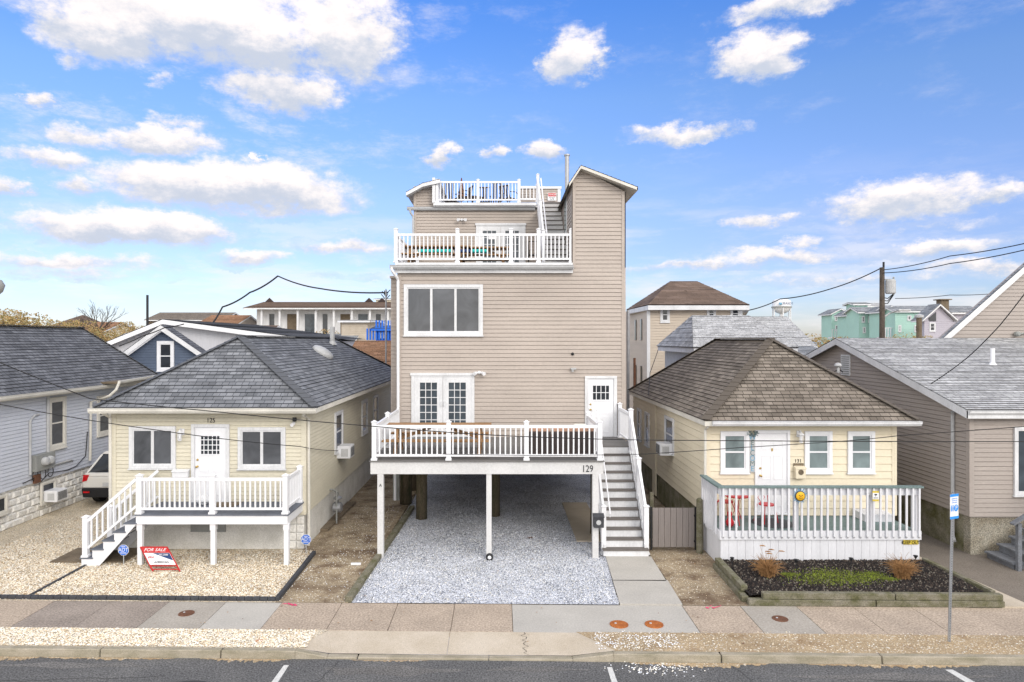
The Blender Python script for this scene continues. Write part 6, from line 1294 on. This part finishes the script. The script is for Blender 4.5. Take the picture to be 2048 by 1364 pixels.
bhouse('low_building', 1625, 1900, 60, 6, 4.0, 5.0, 'ltgrey', 'fargrey', 'long low grey roofed building at the foot of the mint houses', 'building')
bhouse('low_building', 1560, 1720, 48, 5, 4.0, 4.9, 'ltgrey', 'farbrown', 'low brown roofed building beside the scrub right of the grey roofs', 'building')
# left background
t = bhouse('white_gable_house', 232, 620, 34, 12, 4.4, 5.4, 'panelwhite', 'darkroof', 'wide house with a white panelled gable and charcoal roof behind the blue dormer', kind='none')
x0, xp, x1 = X(210, 34), X(337, 34), X(620, 34); zb_ = 4.4; pkz = Z(645, 34)
m = MB(); m.prism([(x0, 33.9, zb_-1), (x1, 33.9, zb_-1), (x1, 33.9, Z(683, 34)), (xp, 33.9, pkz), (x0, 33.9, Z(690, 34))], (0, 12, 0)); m.build('gable', 'panelwhite', t)
m = MB(); d = V((0, 13, 0))
for a, b in ((V((x0-.3, 33.4, Z(695, 34))), V((xp, 33.4, pkz+.15))), (V((xp, 33.4, pkz+.15)), V((x1+.3, 33.4, Z(678, 34))))):
    n_ = (b-a).cross(d); n_ = n_ if n_.z > 0 else -n_; m.lap([a+d, a, b, b+d], .25, .02, nrm=n_)
rf = m.build('roof', 'darkroof', t); m = MB()
for a, b in ((V((x0-.3, 33.4, Z(695, 34)-.02)), V((xp, 33.4, pkz+.13))), (V((xp, 33.4, pkz+.13)), V((x1+.3, 33.4, Z(678, 34)-.02)))): m.prism([a, b, b-V((0, 0, .22)), a-V((0, 0, .22))], (0, .04, 0))
m.build('fascia', 'white', rf)
# blue dormer
D = 29; t = thing('blue_gable_house', (X(330, D), D, 0), 'slate blue gabled house with one tall white framed window between the roofs', 'house'); xa, xb, xc = X(238, D), X(328, D), X(425, D); zz = Z(725, D); zp = Z(660, D)
m = MB(); m.lap([(xa, D, zz), (xc, D, zz), (xb, D, zp)], .11, .012, nrm=(0, -1, 0)); m.prism([(xa, D+.02, zz-3), (xc, D+.02, zz-3), (xc, D+.02, zz), (xb, D+.02, zp), (xa, D+.02, zz)], (0, .4, 0)); m.lap(rect(xa, xc, D, zz-3, zz), .11, .012, nrm=(0, -1, 0)); m.build('wall', 'navy', t)
m = MB(); d = V((0, .7, 0)); pa, pb, pc = V((xa-.35, D-.3, zz-.05)), V((xb, D-.3, zp+.22)), V((xc+.35, D-.3, zz-.05))
for a, b in ((pa, pb), (pb, pc)):
    n_ = (b-a).cross(d); n_ = n_ if n_.z > 0 else -n_; m.lap([a+d, a, b, b+d], .15, .012, nrm=n_)
rf = m.build('roof', 'darkroof', t); m = MB()
for a, b in ((pa, pb), (pb, pc)): m.prism([a-V((0, 0, .02)), b-V((0, 0, .02)), b-V((0, 0, .24)), a-V((0, 0, .24))], (0, .04, 0))
m.build('fascia', 'trim', rf); window(t, front(D), X(315, D), X(349, D), Z(742, D), Z(682, D), 1, .12, 'darkglass', hung=True, cm='white')
# long brown roofed motel
D = 85; t = thing('motel', (X(640, D), D, 0), 'long white motel with a low brown roof, balcony columns and small cupolas', 'building'); x0, x1 = X(505, D), X(830, D); ze = Z(616, D)
m = MB(); m.box(x0, x1, D+1.5, D+14, 0, ze); m.build('wall', 'trim', t); gable_roof(t, D-.5, D+14.5, x0-1, x1+1, ze, Z(601, D)+.2, 'farbrown', 'X', pitch=.4, lip=.03, fm='trim')
for i in range(9):
    x = x0+(x1-x0)*(i+.5)/9; m = MB(); m.box(x-.12, x+.12, D, D+.3, 0, ze); m.build('column', 'trim', t)
    q = MB(); q.box(x+.5, x+(1.7 if i % 3 else 1.1), D+1.44, D+1.5, 3.3, ze-.7); q.build('doorway', ['darkglass', 'board', 'glass'][i % 3], t)
m = MB(); m.box(x0, x1, D-.05, D+1.5, 3.0, 3.25); m.build('balcony', 'apron', t)
for px in (548, 716, 744):
    m = MB(); x = X(px if px > 560 else 500, D); zr_ = Z(603, D); m.box(x-.45, x+.45, D+6.8, D+7.7, zr_-1.5, zr_+.05); cu = m.build('cupola', 'trim', t); m = MB(); m.lathe((x, D+7.2, zr_+.1), [(.85, 0), (.45, .4), (.03, .8)], 4); m.build('cupola_roof', 'farbrown', cu)
bhouse('beach_block', 752, 800, 110, 8, Z(598, 110), Z(598, 110)+.3, 'cream', 'brownroof', 'small pale yellow block with a brown cap rising over the motel roof', 'building')
bhouse('flat_building', 683, 735, 62, 8, Z(641, 62), Z(640, 62)+.1, 'apron', 'fargrey', 'plain pale building in front of the motel beside the blue playhouse', 'building')
t = bhouse('blue_playhouse', 752, 800, 52, 4, Z(657, 52), Z(655, 52)+.2, 'blue', 'navy', 'bright blue boxy playhouse beside the left edge of the tan house', 'playhouse', wins=[(760, 770, 662, 676)], cm='blue')
m = MB(); m.box(X(750, 51.9), X(790, 51.9), 51.8, 51.9, Z(657, 52), Z(655, 52))
for i in range(9): x = X(735+i*6, 51.9); m.vbar(x, 51.85, Z(680, 52), Z(641 if i > 2 else 657, 52), .12)
m.build('railing', 'blue', t)
bhouse('brown_roof_house', 700, 830, 36, 6.5, 4.0, 5.35, 'beige', 'orangeroof', 'low house with orange brown shingles behind the right end of the blue grey roof', ov=.4)
r_ = random.Random(77)
# far rows of low roofs on both sides
LB = [(-120, 60, 75, 'ltgrey', 'farbrown', 'brown hip roofed house beyond the charcoal roof at the left edge', 6.9, 'hip'), (35, 105, 55, 'panelwhite', 'ltroof', 'pale shed with a light grey roof above the charcoal roof', 5.75, 'gable'), (96, 150, 88, 'farb', 'farbrown', 'small house with a rounded brown roof among the yellow scrub', 8.8, 'hip'),
      (188, 262, 45, 'ltgrey', 'fargrey', 'grey roofed house right of the yellow scrub, next to the white gable', 5.9, 'gable'), (295, 445, 105, 'board', 'timb', 'long low tan building on the left horizon', 9.8, 'gable'), (330, 470, 62, 'apron', 'fargrey', 'grey roofed house under the long tan building', 6.6, 'gable'), (440, 530, 52, 'ltgrey', 'ltroof', 'light grey roofed house before the left end of the motel', 6.2, 'gable'),
      (398, 470, 84, 'beige', 'orangeroof', 'tan walled house with an orange brown roof left of the motel', 8.6, 'gable'), (470, 520, 66, 'apron', 'farbrown', 'small pale house with a brown roof touching the left end of the motel', 6.9, 'gable'), (150, 200, 80, 'cream', 'orangeroof', 'small cream house with an orange roof below the bare tree', 7.6, 'gable'),
      (590, 690, 58, 'ltgrey', 'fargrey', 'grey roofed house in front of the middle of the motel', 5.95, 'gable')]
M['farb'] = M['beige']; M['timb'] = M['brownroof']
for (a, b, D, wl_, rf_, lb, zr, kd) in LB: bhouse('distant_house', a, b, D, 9, zr-1.3 if kd == 'gable' else zr-1.8, zr, wl_, rf_, lb, kind=kd, group='low houses on the left horizon')
# scrub and trees: leaf sized faces through an uneven crown
def crown(m, c, rx, ry, rz, n, s, r):
    bl = [(V((r.gauss(0, .45)*rx, r.gauss(0, .4)*ry, abs(r.gauss(0, .45))*rz)), r.uniform(.25, .5)) for _ in range(9)]
    for _ in range(n):
        b, q = r.choice(bl); d = V((r.gauss(0, 1), r.gauss(0, 1), r.gauss(0, 1))).normalized()*r.uniform(.5, 1)**.5*q; p = c+b+V((d.x*rx, d.y*ry, d.z*rz)); a = V((r.gauss(0, 1), r.gauss(0, 1), r.gauss(0, 1))).normalized()*s*r.uniform(.5, 1.3); e_ = a.orthogonal().normalized()*s*r.uniform(.3, .8); m.mi = r.randrange(2); m.poly([p-a, p+e_, p+a, p-e_])
SC = [(20, 50, 8, 'low yellow green bush left of the pale shed'), (75, 62, 7.4, 'spreading olive bush above the pale shed'), (120, 66, 7.2, 'golden brown shrub in front of the rounded roof'), (165, 60, 7.2, 'rusty brown shrub at the foot of the bare tree'), (205, 62, 6.9, 'orange brown shrub right of the bare tree trunk'), (262, 75, 7.1, 'thin tan shrub near the dark mast'),
      (545, 70, 6.4, 'small yellow bush at the left end of the motel'), (655, 72, 5.9, 'brown shrub in front of the motel columns'), (1655, 46, 5.9, 'golden yellow bush at the left foot of the mint houses'), (1690, 44, 5.7, 'bright yellow bush under the leftmost mint house'), (1735, 52, 5.8, 'olive bush left of the utility pole foot'), (1800, 52, 6.1, 'rusty brown bush right of the utility pole'), (1845, 56, 5.8, 'grey brown bush before the lavender house'), (1600, 42, 5.5, 'low mossy bush beside the pale shed')]
for i, (px, D, zt, lb) in enumerate(SC):
    c = V((X(px, D), D, zt-1.7)); t = thing('shrub', (c.x, D, 0), 'winter '+lb, 'bush', 'winter scrub between the far roofs'); r = random.Random(i+50); m = MB(); w_ = 1.6+D/45; crown(m, c, w_, w_, 1.5, 1900, .085, r)
    m.build('crown', ['scrub', 'scrubg'] if i % 2 else ['scrubg', 'scrub'], t); m = MB()
    for k in range(3): m.tube([(c.x, D, 0), (c.x+r.uniform(-.5, .5), D+r.uniform(-.4, .4), c.z*.6), (c.x+r.uniform(-1, 1), D+r.uniform(-.8, .8), c.z+.5)], [.12, .08, .03], 5)
    m.build('trunk', 'bark', t)
D = 70; c = V((X(196, D), D, 0)); t = thing('bare_tree', tuple(c), 'leafless fan shaped tree rising over the brown scrub on the left horizon', 'tree'); m = MB(); m.tube([c, c+V((0, 0, 6.4))], [.3, .22], 8); m.build('trunk', 'bark', t); m = MB(); r = random.Random(4)
def br(p, d, L_, rad, n):
    q = p+d*L_; m.tube([p, p.lerp(q, .5)+V((r.uniform(-.05, .05), 0, .03))*L_, q], [rad, rad*.8, rad*.55], 4, cap=False)
    if n:
        for _ in range(3 if n > 1 else 4): br(q if r.random() < .7 else p.lerp(q, .7), (d+V((r.uniform(-.55, .55), r.uniform(-.5, .5), r.uniform(-.2, .4)))).normalized(), L_*r.uniform(.5, .75), rad*.5, n-1)
for k in range(11): a = -1.15+2.3*k/10; br(c+V((0, 0, 6.2)), V((sin(a), r.uniform(-.3, .3), cos(a)*.85)).normalized(), r.uniform(1.0, 1.5), .07, 3)
m.build('crown', 'bark', t)
D = 60; m = MB(); m.tube([(X(295, D), D, 0), (X(295, D), D, Z(590, D))], .1, 6); m.build('mast', 'black', label='thin black mast standing on the left horizon', cat='pole', loc=(X(295, D), D, 0))
# sphere topped tower at the frame edge
D = 200; c = V((X(-12, D), D, 0)); t = thing('far_tower', tuple(c), 'grey domed tower cut by the left edge of the photo', 'tower'); m = MB(); m.lathe((c.x, c.y, 0), [(1.2, 0), (1.2, Z(590, D)), (2.2, Z(583, D)), (2.8, Z(570, D)), (2, Z(560, D)), (.1, Z(556, D))], 16); m.build('body', 'grey', t, smooth=True)
# utility pole with transformer and lamp arm
D = 42; px = 1764; t = thing('utility_pole', (X(px, D), D, 0), 'wooden utility pole with a grey transformer and a street lamp arm', 'utility pole'); m = MB(); m.tube([(X(px, D), D, 0), (X(px, D), D, Z(535, D))], [.19, .14], 10); m.build('pole', 'bark', t); m = MB(); m.tube([(X(px+3, D), D, Z(535, D)), (X(px+3, D), D, Z(524, D))], .06, 6); m.build('insulator', 'black', t)
m = MB(); c = W(1779, 573, D); m.lathe((c.x, D-.1, c.z-.45), [(.25, 0), (.29, .05), (.29, .8), (.25, .86)], 14); m.build('transformer', 'ltgrey', t); m = MB(); m.vbar(X(1787, D), D, Z(590, D), Z(554, D), .07); m.box(X(1768, D), X(1788, D), D, D+.06, Z(560, D), Z(558, D)); m.build('bracket', 'grey', t)
m = MB(); m.tube([W(1766, 635, D), W(1780, 626, D), W(1793, 622, D-.3), W(1800, 622, D-.5)], .05, 6); la = m.build('lamp_arm', 'ltgrey', t); m = MB(); p = W(1806, 621, D-.5); m.box(p.x-.35, p.x+.4, p.y-.15, p.y+.15, p.z-.05, p.z+.08); m.build('lamp_head', 'ltgrey', la, bevel=.04)
m = MB()
for k in range(3): m.tube([W(1766, 595+k*6, D), W(1775, 597+k*5, D), W(1786+k, 588, D), W(1788+k, 575, D)], .03, 5)
m.build('jumper_cable', 'cable', t)
# roof furniture seen against the scrub
t = thing('roof_stack', (X(1838, 40), 40, 0), 'rusty round chimney stack with a grey cap beyond the light grey roof', 'chimney'); m = MB(); m.tube([(X(1838, 40), 40, 0), (X(1838, 40), 40, Z(636, 40))], .15, 10); m.build('pipe', 'board', t); m = MB(); m.lathe((X(1838, 40), 40, Z(636, 40)), [(.16, 0), (.24, .03), (.24, .16), (.1, .22)], 12); m.build('cap', 'ltgrey', t)
t = thing('service_mast', (X(1678, 19.2), 19.2, 0), 'small grey service mast with cables before the taupe gable', 'mast'); p = W(1679, 735, 22.5)
m = MB(); m.tube([(10.3, 22.3, 3.5), (10.9, 22.3, 4.3)], .03, 6); m.tube([W(1676, 745, 21.9), W(1676, 733, 21.9)], .05, 8); m.build('pipe', 'ltgrey', t); m = MB(); m.lathe(W(1676, 733, 21.9), [(.1, 0), (.12, .03), (.08, .1), (.01, .12)], 12); m.build('cap', 'ltgrey', t)
m = MB(); m.tube([W(1676, 738, 21.9), W(1666, 746, 21.9), W(1661, 748, 21.9)], .015, 5); m.tube([W(1678, 738, 21.9), W(1685, 744, 21.9)], .02, 5); m.build('cable', 'cable', t)
for (px, D, y0_, y1_, lb, mm, rr_) in ((1256, 27.6, 785, 620, 'grey steel mast hugging the right side of the tan house', 'metal', .06), (1269, 27.2, 760, 716, 'short rusty stake above the back of the brown roof', 'brownrust', .05)):
    m = MB(); m.tube([(X(px, D), D, 0), (X(px, D), D, Z(y1_, D))], rr_, 8); m.build('mast', mm, label=lb, cat='pole', loc=(X(px, D), D, 0))
# cables
def wire(pts, r, label, name='overhead_cable', sag=.0, m_='cable'):
    P = [W(*p) for p in pts]; out_ = []
    for a, b in zip(P, P[1:]):
        for i in range(8): t_ = i/8; out_.append(a.lerp(b, t_)-V((0, 0, sag*4*t_*(1-t_))))
    out_.append(P[-1]); m = MB(); m.tube(out_, r, 5); m.build(name, m_, label=label, cat='cable', group='overhead cables', loc=tuple(P[0]))
wire([(-60, 797, 13), (300, 858, 14.5), (600, 893, 16.9), (676, 901, 20.8)], .009, 'thin cable crossing the front windows of the yellow cottage to its side air conditioner', sag=.03)
wire([(-60, 700, 11.5), (180, 797, 12), (420, 822, 12.5), (740, 852, 13), (1000, 871, 13.2), (1290, 880, 13.4), (2120, 883, 13.4)], .009, 'thin black cable running the whole width in front of all three houses', sag=.01)
wire([(885, 908, 16.2), (1100, 911, 16), (1290, 908, 15.5), (1480, 895, 15), (1700, 881, 14.5), (1800, 871, 14), (2110, 848, 13)], .008, 'thin cable from the lower deck past the WELCOME board to the right edge', sag=.005)
wire([(1861, 768, 17.6), (1935, 715, 17), (2000, 650, 16), (2080, 545, 15)], .012, 'black cable rising from the taupe house roof to the right edge', sag=.02)
wire([(238, 692, 24), (285, 672, 24.5), (330, 655, 25), (368, 648, 26)], .02, 'thick black cable in front of the blue gable roof', sag=.02)
wire([(418, 655, 39), (445, 614, 40), (500, 585, 40), (556, 552, 40)], .05, 'dark cable climbing from the grey roofs to its peak over the motel', sag=.1)
wire([(556, 552, 40), (640, 577, 38), (776, 585, 34)], .04, 'dark cable sloping from its peak down to the side of the tan house', sag=.1)
wire([(1764, 535, 42), (1660, 578, 44), (1560, 598, 46), (1490, 622, 42)], .035, 'cable falling left from the utility pole towards the water tower', sag=.1)
wire([(1764, 540, 42), (1900, 512, 36), (2120, 470, 30)], .025, 'highest cable running right from the utility pole top', sag=.1)
wire([(1764, 546, 42), (1900, 527, 36), (2120, 482, 30)], .025, 'second cable running right just under the highest one', sag=.1)
wire([(1790, 597, 42), (1900, 590, 42), (2000, 586, 42)], .02, 'thin cable from the transformer towards the steep gable', sag=.05)
wire([(1316, 700, 26), (1300, 745, 24), (1297, 790, 22)], .012, 'thin dark cable hanging down over the brown roof left side', sag=.02)
# weather vane clutter at the left edge of the tan house
t = thing('roof_antenna', (X(772, 33), 33, 0), 'spiky dark antenna beside the upper left edge of the tan house', 'antenna'); m = MB(); m.tube([(X(772, 33), 33, 0), (X(772, 33), 33, Z(580, 33))], .04, 6); m.build('mast', 'metal', t); m = MB(); r = random.Random(2)
for k in range(9): m.tube([W(771+r.uniform(-2, 2), 598-k*1.5, 33), W(771+r.uniform(-10, 10), 590-k*1.5, 33)], .02, 4)
m.build('elements', 'black', t)
